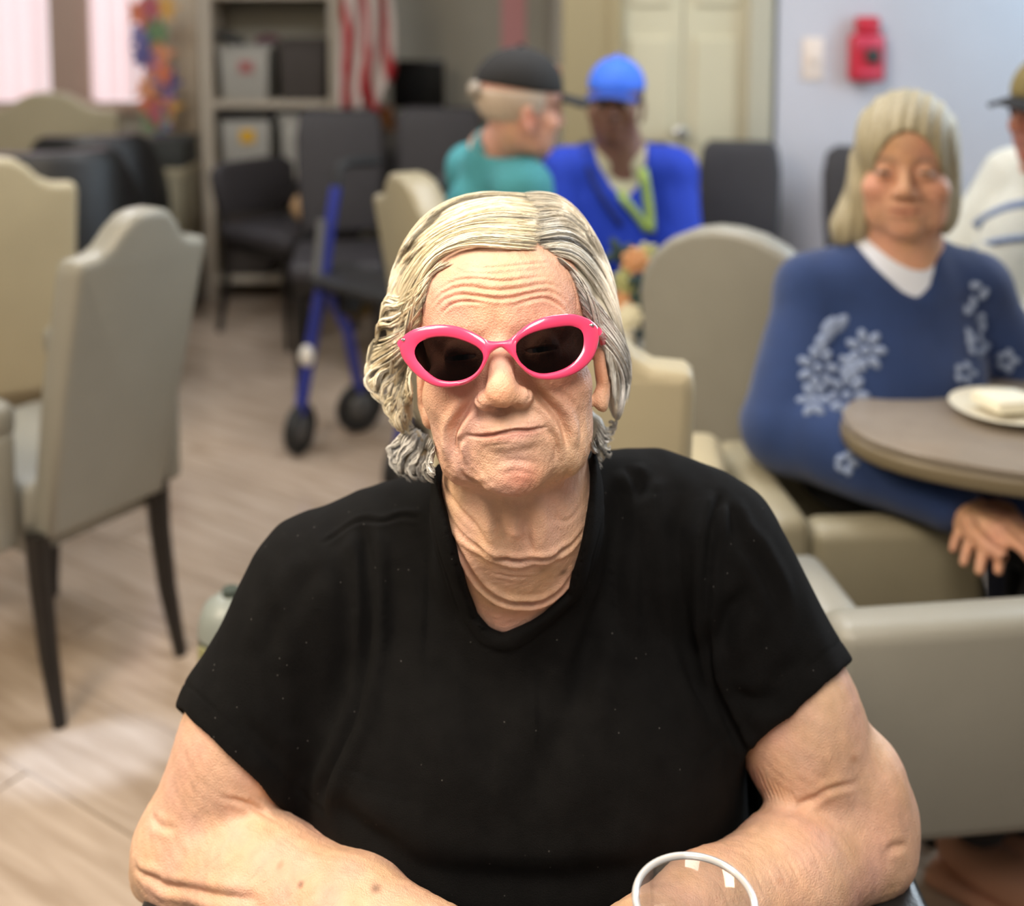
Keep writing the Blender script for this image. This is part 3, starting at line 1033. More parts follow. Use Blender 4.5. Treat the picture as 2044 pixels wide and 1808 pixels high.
def skin_colors(V, fr, base, flush=1.0, brow=None, lip=(0.46, 0.20, 0.16), spots=0.0, lips=1.0):
    q = fr.loc(V)
    C = np.tile(np.array(base, float), (len(V), 1))
    def blend(mask, col):
        nonlocal C
        C = C * (1 - mask[:, None]) + np.array(col) * mask[:, None]
    g = lambda c, r: np.exp(-(((q - np.array(c)) / np.array(r)) ** 2).sum(1))
    m = mirror(q)
    gm = lambda c, r: np.exp(-(((m - np.array(c)) / np.array(r)) ** 2).sum(1))
    red = np.array(base) * np.array([0.98, 0.68, 0.60])
    blend(np.clip(0.55 * flush * gm((44, -32, -20), (22, 20, 40)), 0, 1), red)
    blend(np.clip(0.65 * flush * g((0, -36, 18), (15, 12, 20)), 0, 1), red)
    blend(np.clip(0.75 * flush * g((8, -98, -6), (17, 11, 25)), 0, 1), np.array(base) * np.array([0.86, 0.52, 0.46]))
    blend(np.clip(0.7 * flush * gm((76, -22, -95), (9, 26, 26)), 0, 1), red)
    blend(np.clip(0.45 * flush * g((0, 30, 0), (40, 22, 60)), 0, 1), red)
    blend(np.clip(lips * 0.8 * np.exp(-((q[:, 1] + 65 - 3 * (q[:, 0] / 31) ** 2) / 5.0) ** 2 - (q[:, 0] / 24) ** 4) * (q[:, 2] > -25), 0, 1), lip)
    mx = np.clip(np.abs(q[:, 0]) / 31, 0, 1.3)
    if fr is not HF: blend(np.clip(0.9 * lips * np.exp(-((q[:, 1] + 65 - 3 * mx * mx) / 1.4) ** 2 - (q[:, 0] / 25) ** 6) * (q[:, 2] > -25) * (q[:, 2] < 3.0 - 15 * mx * mx), 0, 1), (0.16, 0.05, 0.04))  # mouth slit: dark red inside, with its shade put into colour
    if brow is not None:
        by = 17 - ((m[:, 0] - 30) / 26) ** 2 * 5
        blend(np.clip(0.8 * np.exp(-((q[:, 1] - by) / 4.5) ** 2 - ((m[:, 0] - 30) / 17) ** 4) * (q[:, 2] > -40), 0, 1), brow)
    n = 0.5 * wob(V, 130, 3) + 0.5 * wob(V, 330, 4)
    C *= (1 + 0.06 * n)[:, None] * np.array([1, 1, 1])
    C[:, 1] *= 1 - 0.07 * wob(V, 70, 6)
    C[:, 2] *= 1 - 0.08 * wob(V, 150, 2)
    if spots:
        s = np.clip(wob(V, 260, 9) - 0.95, 0, 1) * 2.2 * spots
        C = C * (1 - s[:, None] * np.array([0.3, 0.45, 0.55]))
    return np.clip(C, 0, 1)

SKIN = (0.66, 0.405, 0.28)
CB = skin_colors(VB, HF, SKIN, 0.9, spots=0.5)
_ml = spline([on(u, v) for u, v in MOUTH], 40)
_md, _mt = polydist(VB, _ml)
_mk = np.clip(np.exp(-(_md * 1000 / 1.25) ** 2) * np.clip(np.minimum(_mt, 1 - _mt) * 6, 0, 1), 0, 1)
CB = CB * (1 - _mk[:, None]) + np.array([0.05, 0.015, 0.015]) * _mk[:, None]  # mouth line: dark red interior and crease shade, both put into colour
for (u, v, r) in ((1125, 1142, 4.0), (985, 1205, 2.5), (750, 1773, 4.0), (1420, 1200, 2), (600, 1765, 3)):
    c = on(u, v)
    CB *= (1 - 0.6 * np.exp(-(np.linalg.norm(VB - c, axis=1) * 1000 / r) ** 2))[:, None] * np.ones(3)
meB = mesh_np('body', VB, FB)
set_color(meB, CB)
M_SKIN = mat('skin', SKIN, rough=0.44, noise=0.10, nscale=90, bump=0.5, bscale=700, spec=0.42, sss=0.12, attr='col')
woman = empty('person', (0.0, 1.02, 0.0), 'elderly woman in a black T-shirt and pink sunglasses, forearms on the table, in a wheelchair', 'person')
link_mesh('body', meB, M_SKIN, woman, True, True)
# ---------------------------------------------------------------- T-shirt
def shirt_trunk(p):
    d = smin(boxed(p, *NB, neck_field, 0.03), boxed(p, *TB, torso_field, 0.05), 0.022) - 0.0075
    d = smin(d, cone(p, P(905, 1010, 1.035), P(760, 1085, 1.045), 0.036, 0.050), 0.03)
    return smin(d, cone(p, P(1160, 985, 1.035), P(1300, 1010, 1.045), 0.036, 0.050), 0.03)

def shirt_sleeve(p, left):
    S, E = (SH_L, EL_L) if left else (SH_R, EL_R)
    return smin(upper_arm_field(p, left) - 0.009, cone(p, S, S + (E - S) * 0.8, 0.067, 0.059), 0.02)

def shirt_outer(p):
    d = shirt_trunk(p)
    for left in (True, False):
        d = smin(d, boxed(p, *(AL if left else AR), lambda q: shirt_sleeve(q, left), 0.03), 0.028)
    return d

def hem_plane(a, b, ya, yb, out_to):
    A, Bq = P(*a, ya), P(*b, yb)
    mid = (A + Bq) / 2
    n = np.cross(Bq - A, mid - CAM)
    n /= np.linalg.norm(n)
    if n @ (out_to - mid) < 0:
        n = -n
    return mid, n

HEM_L = hem_plane((358, 1419), (552, 1602), 0.99, 0.96, EL_L)
HEM_R = hem_plane((1686, 1334), (1478, 1512), 0.99, 0.96, EL_R)
_neck_px = [(866, 925), (874, 975), (893, 1045), (910, 1108), (928, 1170), (950, 1236), (974, 1263), (1003, 1273), (1040, 1260),
            (1085, 1234), (1134, 1191), (1152, 1130), (1168, 1070), (1180, 1005), (1188, 918)]
_neck_hit = [hit(u, v, shirt_outer, 0.80, 1.10) for u, v in _neck_px]
NECK_POLY = [(q[0], q[2]) for q in _neck_hit]
_sl, _sr = P(700, 860, 1.03), P(1330, 850, 1.03)
NECK_POLY = NECK_POLY + [(_sr[0], _sr[2]), (_sr[0], 1.4), (_sl[0], 1.4), (_sl[0], _sl[2])]

def shirt_field(p):
    d = shirt_trunk(p)
    for (o, n), left in ((HEM_L, True), (HEM_R, False)):
        def cut_sleeve(q):
            pl = plane(q, o, n)
            e = smax(shirt_sleeve(q, left), pl, 0.003)
            return smax(e, -np.maximum(upper_arm_field(q, left) - 0.0042, -(pl + 0.030)), 0.003)
        d = smin(d, boxed(p, *(AL if left else AR), cut_sleeve, 0.03), 0.022)
    hole = np.maximum(poly2d(p[:, 0], p[:, 2], NECK_POLY), p[:, 1] - 1.085)
    d = smax(d, -hole, 0.004)
    d = smax(d, (0.60 - p[:, 2]), 0.01)
    return d

VS, FS = surface(shirt_field, (-0.40, 0.78, 0.59), (0.40, 1.27, 1.16), 0.0026)
VS = smooth_mesh(VS, FS, 2, 0.5)
CR2 = []
def fold(pts, depth, width, lift=0.0, taper=0.5, n=16):
    CR2.append((spline([hit(u, v, shirt_outer, 0.75, 1.12) for u, v in pts], n), depth, width, lift, taper))
# seams over the shoulders and at the armholes
fold([(645, 1083), (690, 1052), (725, 1038), (762, 1043), (800, 1030), (838, 1034)], 2.0, 2.0, 0.9, 0.1)
fold([(727, 1042), (733, 1120), (737, 1200), (736, 1280), (728, 1360), (708, 1440), (672, 1520), (640, 1600)], 4.5, 6.0, 4.0, 0.15, 24)
fold([(706, 1080), (700, 1180), (702, 1290), (690, 1390), (655, 1490), (600, 1570)], 3.0, 9.0, 2.0, 0.3, 24)
fold([(1440, 985), (1425, 1040), (1413, 1120), (1409, 1200), (1412, 1290), (1430, 1380), (1470, 1470), (1490, 1510)], 4.0, 4.0, 3.0, 0.1, 24)
fold([(1450, 990), (1472, 1050), (1480, 1085)], 3.5, 6.0, 2.0)
fold([(1475, 1060), (1510, 1110), (1540, 1170), (1560, 1230)], 3.0, 7.0, 3.0)
fold([(1500, 1170), (1470, 1210), (1440, 1260), (1418, 1310)], 5.0, 9.0, 3.0)
fold([(1360, 985), (1352, 1080), (1358, 1180), (1372, 1270), (1395, 1370), (1430, 1440)], 4.5, 9.0, 4.0, 0.3, 22)
fold([(1238, 950), (1236, 1040), (1228, 1130), (1232, 1220), (1245, 1320)], 4.5, 9.0, 3.5, 0.3, 22)
fold([(1205, 1120), (1200, 1190), (1180, 1280), (1155, 1370), (1130, 1440)], 5.0, 10.0, 3.0, 0.4, 20)
fold([(1300, 1060), (1290, 1180), (1300, 1300)], 2.5, 12.0, 1.5, 0.4)
fold([(780, 1080), (782, 1200), (770, 1320)], 3.0, 12.0, 2.0, 0.4)
fold([(830, 1060), (850, 1160), (880, 1240)], 2.5, 10.0, 1.5, 0.4)
fold([(1250, 930), (1272, 960), (1280, 990)], 4.0, 5.0, 2.5)
fold([(1300, 940), (1285, 965), (1265, 1000)], 3.0, 6.0, 2.0)
fold([(560, 1180), (545, 1260), (520, 1330)], 2.5, 9.0, 1.5)
fold([(640, 1120), (600, 1180), (590, 1250)], 2.0, 9.0, 1.5)
fold([(470, 1430), (520, 1480), (560, 1530)], 2.0, 7.0, 1.5)
fold([(1620, 1310), (1560, 1350), (1510, 1410)], 2.0, 8.0, 1.5)
fold([(1450, 1380), (1520, 1400), (1580, 1380)], 2.0, 7.0, 1.5)
fold([(700, 1640), (780, 1700), (900, 1745), (1050, 1760), (1200, 1750), (1350, 1690)], 2.2, 12.0, 2.5, 0.3, 24)
fold([(660, 1590), (720, 1650), (820, 1690)], 3.0, 12.0, 2.0)
fold([(900, 1330), (960, 1420), (1000, 1540)], 2.0, 16.0, 1.5)
fold([(1150, 1420), (1090, 1520), (1060, 1640)], 3.0, 14.0, 2.0)
CR2 = [(a, b * 1.35, c, d * 1.4, e) for a, b, c, d, e in CR2]
VS = apply_creases(VS, FS, CR2)
Ns = vnormals(VS, FS)
# ribbed collar: raised band with a double row of stitches; turned hems
pd = poly2d(VS[:, 0].astype(np.float32), VS[:, 2].astype(np.float32), NECK_POLY) * 1000
front = VS[:, 1] < 1.07
cb = np.where(front, 1.1 * np.exp(-((pd - 7) / 6.0) ** 4) - 0.9 * np.exp(-((pd - 15.5) / 1.3) ** 2) - 0.7 * np.exp(-((pd - 19.5) / 1.2) ** 2), 0)
VS = VS + Ns * (cb * 0.001)[:, None]
for o, n in (HEM_L, HEM_R):
    pl = (VS - o) @ n * 1000
    m = (np.abs(pl) < 60) & (np.linalg.norm(VS - o, axis=1) < 0.11)
    VS[m] += Ns[m] * (0.001 * (-0.9 * np.exp(-((pl[m] + 19) / 1.3) ** 2)))[:, None]
VS = VS + Ns * (0.0016 * wob(VS, 60, 2) + 0.0010 * wob(VS * np.array([1, 1, 0.5]), 150, 5))[:, None]
meS = mesh_np('t_shirt', VS, FS)
M_SHIRT = mat('black_jersey', (0.0036, 0.0034, 0.0033), rough=0.85, noise=0.35, nscale=60, bump=0.7, bscale=1500, sheen=0.0, spec=0.13)
def lint(m, amount=0.12):
    """sparse pale specks of lint woven over a dark cloth"""
    nt = m.node_tree
    b = nt.nodes['Principled BSDF']
    old = b.inputs['Base Color'].links[0].from_socket
    tc = nt.nodes.new('ShaderNodeTexCoord')
    v = nt.nodes.new('ShaderNodeTexVoronoi'); v.inputs['Scale'].default_value = 70
    nt.links.new(tc.outputs['Object'], v.inputs['Vector'])
    r = nt.nodes.new('ShaderNodeMapRange')
    r.inputs[1].default_value = 0.035; r.inputs[2].default_value = 0.060
    r.inputs[3].default_value = amount; r.inputs[4].default_value = 0.0
    nt.links.new(v.outputs['Distance'], r.inputs[0])
    mx = nt.nodes.new('ShaderNodeMix'); mx.data_type = 'RGBA'
    nt.links.new(r.outputs[0], mx.inputs['Factor'])
    nt.links.new(old, mx.inputs['A'])
    mx.inputs['B'].default_value = (0.5, 0.48, 0.45, 1)
    nt.links.new(mx.outputs['Result'], b.inputs['Base Color'])
lint(M_SHIRT)
link_mesh('t_shirt', meS, M_SHIRT, woman, True, True)

# trousers under the table
def trouser_field(p):
    d = ell(p, (0.03, 1.08, 0.58), (0.20, 0.17, 0.10))
    for s in (-1, 1):
        k = (0.03 + s * 0.13, 0.62, 0.535)
        d = smin(d, cone(p, (0.03 + s * 0.10, 1.05, 0.57), k, 0.095, 0.068), 0.04)
        d = smin(d, cone(p, k, (0.03 + s * 0.13, 0.60, 0.14), 0.066, 0.050), 0.02)
    return d
vt, ft = surface(trouser_field, (-0.32, 0.45, 0.05), (0.36, 1.30, 0.74), 0.009)
M_TROUSER = mat('dark_trousers', (0.02, 0.02, 0.025), rough=0.85, noise=0.2, nscale=80)
link_mesh('trousers', mesh_np('trousers', vt, ft), M_TROUSER, woman, True, True)
M_SHOE = mat('dark_shoe', (0.03, 0.03, 0.03), rough=0.5)
for s in (-1, 1):
    mb = MB()
    mb.ball((0.03 + s * 0.13, 0.545, 0.105), (0.045, 0.12, 0.045), 14, 10)
    mb.box((0.03 + s * 0.13, 0.545, 0.072), (0.085, 0.23, 0.024), bevel=0.01)
    mb.build('shoe', M_SHOE, woman, world=True)

# eyes behind the dark lenses
def eye_mat(name, iris):
    m = mat(name, (0.75, 0.72, 0.68), rough=0.15)
    nt = m.node_tree; b = nt.nodes['Principled BSDF']
    tc = nt.nodes.new('ShaderNodeTexCoord')
    sep = nt.nodes.new('ShaderNodeSeparateXYZ')
    nt.links.new(tc.outputs['Object'], sep.inputs[0])
    cr = nt.nodes.new('ShaderNodeValToRGB')
    cr.color_ramp.elements[0].position = 0.0; cr.color_ramp.elements[0].color = (0.42, 0.38, 0.36, 1)
    e = cr.color_ramp.elements
    cr.color_ramp.interpolation = 'LINEAR'
    e[1].position = 1.0; e[1].color = (0.01, 0.01, 0.01, 1)
    a = e.new(0.86); a.color = (0.42, 0.38, 0.36, 1)
    c = e.new(0.885); c.color = iris + (1,)
    d = e.new(0.965); d.color = iris + (1,)
    k = e.new(0.975); k.color = (0.01, 0.01, 0.01, 1)
    nt.links.new(sep.outputs['Z'], cr.inputs[0])
    nt.links.new(cr.outputs[0], b.inputs['Base Color'])
    return m
M_EYE_BLUE = eye_mat('eye_grey_blue', (0.10, 0.15, 0.20))
M_EYE_BROWN = eye_mat('eye_brown', (0.05, 0.025, 0.015))
def eyeball_mesh():
    me = bpy.data.meshes.new('eye')
    bm = bmesh.new()
    bmesh.ops.create_uvsphere(bm, u_segments=24, v_segments=24, radius=1.0)
    bm.to_mesh(me); bm.free(); me.shade_smooth()
    return me
EYE_ME = {}
def eyes(fr, parent, m, look=(0, 0, 1)):
    """look: gaze direction in the face's own axes; mesh z is the optical axis"""
    if m.name not in EYE_ME:
        me = eyeball_mesh(); me.materials.append(m); EYE_ME[m.name] = me
    for s in (-1, 1):
        o = bpy.data.objects.new('eye', EYE_ME[m.name])
        COL.objects.link(o)
        o.parent = parent
        z = Vector(fr.R @ np.array(look, float)).normalized()
        x = Vector(fr.R[:, 0]); y = z.cross(x).normalized(); x = y.cross(z)
        c = fr.w((s * 31, -4, -13))
        r = 0.0128 * fr.s
        o.matrix_world = Matrix(((x[0] * r, y[0] * r, z[0] * r, c[0]), (x[1] * r, y[1] * r, z[1] * r, c[1]), (x[2] * r, y[2] * r, z[2] * r, c[2]), (0, 0, 0, 1)))
        pm = Matrix.LocRotScale(parent.location, parent.rotation_euler, None)
        o.matrix_parent_inverse = pm.inverted()
eyes(HF, woman, M_EYE_BLUE)

# ---------------------------------------------------------------- hair
def off_field(off):
    return lambda p: (head_field(HF.loc(p)) - off) * 0.001
FACE_PX = [(836, 830), (828, 740), (834, 670), (843, 615), (852, 565), (884, 530), (935, 514), (1000, 514), (1060, 508), (1105, 512), (1138, 540),
           (1155, 590), (1164, 640), (1182, 700), (1196, 760), (1200, 850), (1150, 960), (1000, 1000), (870, 960)]
FACE_POLY = [tuple(HF.loc(hit(u, v, head_only, 0.80, 1.05)[None, :])[0][:2]) for u, v in FACE_PX]
def _bulk(u, v, y, r):
    return (tuple(HF.loc(P(u, v, y)[None, :])[0]), r)
CAP_BULK = [_bulk(802, 640, 0.960, (14, 38, 27)), _bulk(786, 735, 0.970, (11, 23, 20)), _bulk(808, 800, 0.970, (7, 22, 16)), _bulk(828, 902, 0.972, (13, 20, 12)),
            _bulk(1205, 640, 0.955, (14, 46, 30)), _bulk(1224, 760, 0.965, (8, 34, 26)), _bulk(1196, 880, 0.97, (7, 18, 14))]
def hair_cap_field(p):
    q = HF.loc(p)
    m = mirror(q)
    d = ell(q, (0, 34, -94), (79, 89, 96))
    for c, r in CAP_BULK:
        d = smin(d, ell(q, c, r), 14)
    d = smin(d, ell(q, (0, -52, -150), (58, 50, 34)), 30)
    cut = np.maximum(poly2d(q[:, 0], q[:, 1], FACE_POLY), -(q[:, 2] + 98))
    d = smax(d, -cut, 6)
    return d * 0.001
vh, fh = surface(hair_cap_field, HB[0] - 0.02, HB[1] + 0.02, 0.0022)
vh = smooth_mesh(vh, fh, 1, 0.5)
SKULL_C = HF.w((0, 20, -92))
HAIR_CAPCOL = (0.36, 0.275, 0.165)
strV, strF, strC = [], [], []
def add_strands(P3, rad, col, jit):
    """P3 [n, m, 3] strand centre lines -> three-sided tapered tubes"""
    n, m, _ = P3.shape
    T = np.gradient(P3, axis=1)
    T /= np.linalg.norm(T, axis=2, keepdims=True) + 1e-12
    O = P3 - SKULL_C
    A = np.cross(T, O); A /= np.linalg.norm(A, axis=2, keepdims=True) + 1e-12
    B = np.cross(A, T)
    t = np.linspace(0, 1, m)
    prof = np.minimum(1, np.minimum(t * 8 + 0.35, (1 - t) * 4 + 0.12))
    r = rad[:, None] * prof[None]
    ring = []
    for k in range(3):
        a = 2 * math.pi * k / 3 + math.pi / 2
        ring.append(P3 + (A * math.cos(a) + B * math.sin(a)) * r[..., None])
    V = np.stack(ring, 2).reshape(-1, 3)                 # n, m, 3 ring
    base = sum(len(x) for x in strV)
    i = np.arange(n)[:, None, None] * (m * 3) + np.arange(m - 1)[None, :, None] * 3
    k = np.arange(3)[None, None, :]
    k2 = (k + 1) % 3
    Fq = np.stack([i + k, i + k2, i + 3 + k2, i + 3 + k], -1).reshape(-1, 4) + base
    strV.append(V); strF.append(Fq)
    strC.append(np.repeat(col, m * 3, axis=0))

PALE = np.array([(0.95, 0.87, 0.66), (0.90, 0.80, 0.58), (0.97, 0.93, 0.79), (0.66, 0.53, 0.33), (0.42, 0.31, 0.17)])
GREY = np.array([(0.92, 0.90, 0.85), (0.84, 0.82, 0.76), (0.97, 0.96, 0.93), (0.58, 0.55, 0.49), (0.36, 0.33, 0.28)])  # greyer set, mostly right-hand strands: cool daylight put into their colour
def family(guides, count, off=(1.0, 7.0), locks=5, conv=0.85, lift=1.8, curl=0.0, pal=PALE, rad=0.36, m=12, wav=0.5, seed=0, depth=(0.78, 1.08), root=0.06, fwd=0.0):
    g = np.random.default_rng(100 + seed)
    fo = off_field(1.5)
    f = lambda p: np.minimum(fo(p), hair_cap_field(p))
    G = []
    for pts in guides:
        pp = np.array(pts, float)
        uv = spline(pp, m)
        G.append(np.array([hit(u, v, f, *depth) for u, v in uv]))
    G = np.array(G)                                       # guides, m, 3
    k = len(G)
    s = g.uniform(0, k - 1, count)
    nl = max(2, int((k - 1) * locks))
    lockpos = np.sort(g.uniform(0, k - 1, nl))
    li = np.argmin(np.abs(s[:, None] - lockpos[None]), 1)
    t = np.linspace(0, 1, m)
    se = s[:, None] + (lockpos[li] - s)[:, None] * conv * np.clip(t * 1.6, 0, 1)[None] ** 0.8
    se = np.clip(se, 0, k - 1 - 1e-6)
    i = se.astype(int); fr = (se - i)[..., None]
    mi = np.arange(m)[None].repeat(count, 0)
    Q = G[i, mi] * (1 - fr) + G[np.minimum(i + 1, k - 1), mi] * fr
    Nn = Q - SKULL_C; Nn /= np.linalg.norm(Nn, axis=2, keepdims=True)
    Nn = Nn * (1 - fwd) + HF.R[:, 2] * fwd; Nn /= np.linalg.norm(Nn, axis=2, keepdims=True)
    ds = np.abs(s - lockpos[li]) * locks
    hgt = off[0] + (off[1] - off[0]) * np.sin(np.clip(t * 1.25, 0, 1) * math.pi / 2)[None] + lift * (1 - np.clip(ds, 0, 1))[:, None] * np.sin(t * math.pi)[None]
    hgt = hgt + g.normal(0, 0.5, (count, 1)) + g.uniform(-1, 1, nl)[li][:, None] * 1.3
    Q = Q + Nn * (hgt * 0.001)[..., None]
    ph = g.uniform(0, 6.28, nl)[li][:, None] + g.normal(0, 0.35, (count, 1))
    X = HF.R[:, 0]; Y = HF.R[:, 1]; Z = HF.R[:, 2]
    amp = (wav + curl * t[None] ** 1.3) * 0.001 * g.uniform(0.6, 1.3, nl)[li][:, None]
    fq = (5 if curl < 2 else 9) * g.uniform(0.8, 1.25, nl)[li][:, None]
    Q = Q + (amp * np.sin(fq * t[None] * 1.6 + ph))[..., None] * Y + (amp * np.cos(fq * t[None] * 1.6 + ph * 1.3))[..., None] * (X if curl >= 2 else Z * 0.3)
    Q = Q + g.normal(0, 0.15, (count, 1, 3)) * 0.001
    w = np.array([0.34, 0.27, 0.2, 0.12, 0.07])
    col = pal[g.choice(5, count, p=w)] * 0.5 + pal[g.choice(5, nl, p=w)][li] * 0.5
    col = col * (1.0 - 0.68 * np.clip(ds * 1.2, 0, 1)[:, None] ** 1.6)  # strands darken towards lock edges: shade between locks put into colour
    ln = g.uniform(0.86, 1.0, count)
    r0 = g.uniform(0, root, count)[:, None]
    tt = (r0 + t[None] * (ln[:, None] - r0)) * (m - 1)
    a = tt.astype(int); b = np.minimum(a + 1, m - 1); fr = (tt - a)[..., None]
    rr = np.arange(count)[:, None]
    Q = Q[rr, a] * (1 - fr) + Q[rr, b] * fr
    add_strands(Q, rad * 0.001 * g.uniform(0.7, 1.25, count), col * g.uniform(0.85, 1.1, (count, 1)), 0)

LEFT_TOP = [[(1059, 388), (985, 389), (915, 405), (862, 440), (822, 490), (800, 535)],
    [(1071, 398), (990, 398), (915, 418), (850, 462), (808, 515), (793, 550)],
    [(1079, 412), (992, 411), (920, 432), (850, 478), (803, 535), (786, 572)],
    [(1082, 430), (1000, 428), (930, 447), (866, 483), (812, 540), (783, 592)],
    [(1083, 447), (1000, 447), (940, 456), (880, 482), (826, 532), (782, 612)],
    [(1083, 464), (1010, 464), (950, 468), (890, 490), (838, 540), (785, 630)],
    [(1079, 480), (1010, 480), (950, 481), (890, 504), (846, 550), (790, 650)],
    [(1071, 500), (1000, 499), (940, 499), (886, 518), (850, 562), (800, 668)]]
FORE = [[(1010, 512), (1030, 488), (1045, 455), (1050, 420), (1046, 388)],
    [(1040, 510), (1054, 482), (1062, 448), (1062, 415), (1056, 388)],
    [(1068, 508), (1074, 478), (1076, 445), (1072, 415), (1066, 389)],
    [(1092, 508), (1094, 480), (1090, 448), (1084, 418), (1078, 390)],
    [(1112, 514), (1114, 486), (1108, 455), (1100, 424), (1090, 394)]]
LEFT_TEMPLE = [[(905, 524), (868, 545), (842, 590), (832, 640), (822, 690)],
    [(885, 522), (850, 565), (828, 610), (815, 660), (806, 715)],
    [(868, 540), (838, 585), (812, 625), (798, 670), (792, 735)],
    [(855, 565), (825, 615), (803, 655), (788, 700), (783, 760)],
    [(846, 600), (824, 650), (806, 700), (796, 750), (796, 805)],
    [(842, 640), (826, 685), (812, 735), (806, 785), (810, 835)]]
RIGHT_TEMPLE = [[(1108, 512), (1140, 545), (1162, 590), (1172, 640), (1180, 690)],
    [(1122, 520), (1156, 560), (1178, 610), (1190, 660), (1200, 700)],
    [(1136, 538), (1168, 585), (1192, 640), (1206, 690), (1214, 740)],
    [(1150, 570), (1178, 620), (1202, 672), (1216, 722), (1220, 785)],
    [(1160, 615), (1186, 658), (1210, 702), (1224, 755), (1222, 815)],
    [(1172, 650), (1200, 690), (1220, 730), (1230, 785), (1218, 838)]]
LEFT_SIDE = [[(880, 522), (850, 562), (815, 592), (790, 585), (775, 612)],
    [(862, 548), (840, 592), (800, 620), (776, 622), (768, 650)],
    [(852, 580), (832, 620), (795, 650), (768, 652), (760, 685)],
    [(846, 612), (824, 650), (785, 676), (756, 684), (745, 718)],
    [(840, 640), (816, 672), (775, 698), (746, 718), (740, 752)],
    [(836, 662), (808, 694), (770, 725), (745, 752), (757, 775)]]
LEFT_LOW = [[(820, 690), (790, 715), (758, 735), (742, 755), (752, 778), (775, 785)],
    [(818, 705), (795, 735), (770, 760), (765, 785), (778, 802)],
    [(815, 725), (800, 760), (785, 790), (782, 815), (795, 828)],
    [(812, 745), (803, 785), (795, 820), (800, 845), (812, 852)],
    [(815, 770), (810, 805), (806, 840), (815, 862)],
    [(828, 700), (822, 750), (818, 800), (820, 850)],
    [(836, 690), (829, 735), (826, 780), (828, 830)]]
LEFT_TUFT = [[(822, 850), (800, 868), (783, 888), (790, 905)],
    [(832, 855), (812, 880), (790, 912), (800, 932)],
    [(842, 862), (825, 895), (805, 930), (812, 946)],
    [(852, 868), (840, 900), (825, 935), (835, 950)],
    [(862, 875), (856, 905), (848, 938), (858, 952)],
    [(868, 890), (866, 915), (864, 945)]]
RIGHT_TOP = [[(1046, 388), (1100, 396), (1140, 428), (1172, 472), (1196, 520)],
    [(1058, 402), (1112, 408), (1152, 440), (1184, 488), (1207, 545)],
    [(1064, 420), (1120, 424), (1160, 455), (1192, 506), (1214, 568)],
    [(1066, 440), (1124, 440), (1166, 470), (1198, 524), (1220, 590)],
    [(1066, 458), (1124, 456), (1168, 486), (1203, 545), (1226, 620)],
    [(1066, 474), (1126, 472), (1170, 504), (1208, 570), (1232, 648)],
    [(1076, 490), (1132, 490), (1174, 526), (1214, 598), (1240, 680)],
    [(1106, 506), (1142, 524), (1176, 566), (1214, 630), (1244, 705)]]
RIGHT_SIDE = [[(1135, 535), (1165, 578), (1205, 635), (1240, 692), (1250, 742)],
    [(1150, 570), (1175, 610), (1212, 660), (1243, 712), (1250, 765)],
    [(1158, 605), (1184, 642), (1218, 685), (1244, 735), (1244, 790)],
    [(1166, 635), (1192, 666), (1224, 706), (1243, 755), (1236, 810)],
    [(1185, 665), (1208, 690), (1230, 728), (1238, 775), (1228, 830)],
    [(1200, 690), (1218, 715), (1232, 752), (1230, 795), (1220, 840)]]
RIGHT_TUFT = [[(1190, 838), (1206, 850), (1222, 838), (1222, 828)],
    [(1192, 850), (1204, 868), (1212, 858), (1216, 850)],
    [(1188, 862), (1196, 885), (1204, 896), (1210, 902)],
    [(1184, 875), (1190, 900), (1194, 915)],
    [(1180, 885), (1184, 908), (1188, 928)]]
family(LEFT_TEMPLE, 1500, (0.3, 3.0), 8, 0.6, 1.4, curl=0.8, seed=11, root=0.15, rad=0.30)
family(RIGHT_TEMPLE, 1500, (0.3, 2.5), 8, 0.6, 1.2, curl=0.5, pal=GREY * 0.7 + PALE * 0.3, seed=12, root=0.15, rad=0.30)
family(LEFT_TOP, 3800, (0.3, 4.2), 8, 0.7, 2.3, seed=1, root=0.20, rad=0.27)
family(LEFT_SIDE, 1700, (0.5, 4.0), 7, 0.6, 1.9, curl=1.4, seed=2, rad=0.31, fwd=0.25)
family(LEFT_LOW, 1500, (0.8, 4), 6, 0.55, 2.0, curl=3.6, seed=3, rad=0.30, fwd=0.45)
family(LEFT_TUFT, 1500, (0.5, 4), 7, 0.5, 1.2, curl=3.5, pal=GREY * 0.9, seed=4, rad=0.3, fwd=0.6, depth=(0.86, 1.06))
family(RIGHT_TOP, 3200, (0.3, 3.5), 8, 0.7, 2.0, rad=0.27, pal=PALE * 0.5 + GREY * 0.5, seed=5, root=0.14)
family(RIGHT_SIDE, 1700, (0.5, 3.5), 7, 0.6, 1.6, curl=0.6, rad=0.31, fwd=0.2, pal=GREY, seed=6)
family(RIGHT_TUFT, 420, (1, 3), 4, 0.7, 1.0, curl=3.0, pal=GREY * 0.95, seed=7, rad=0.3, fwd=0.5, depth=(0.86, 1.06))
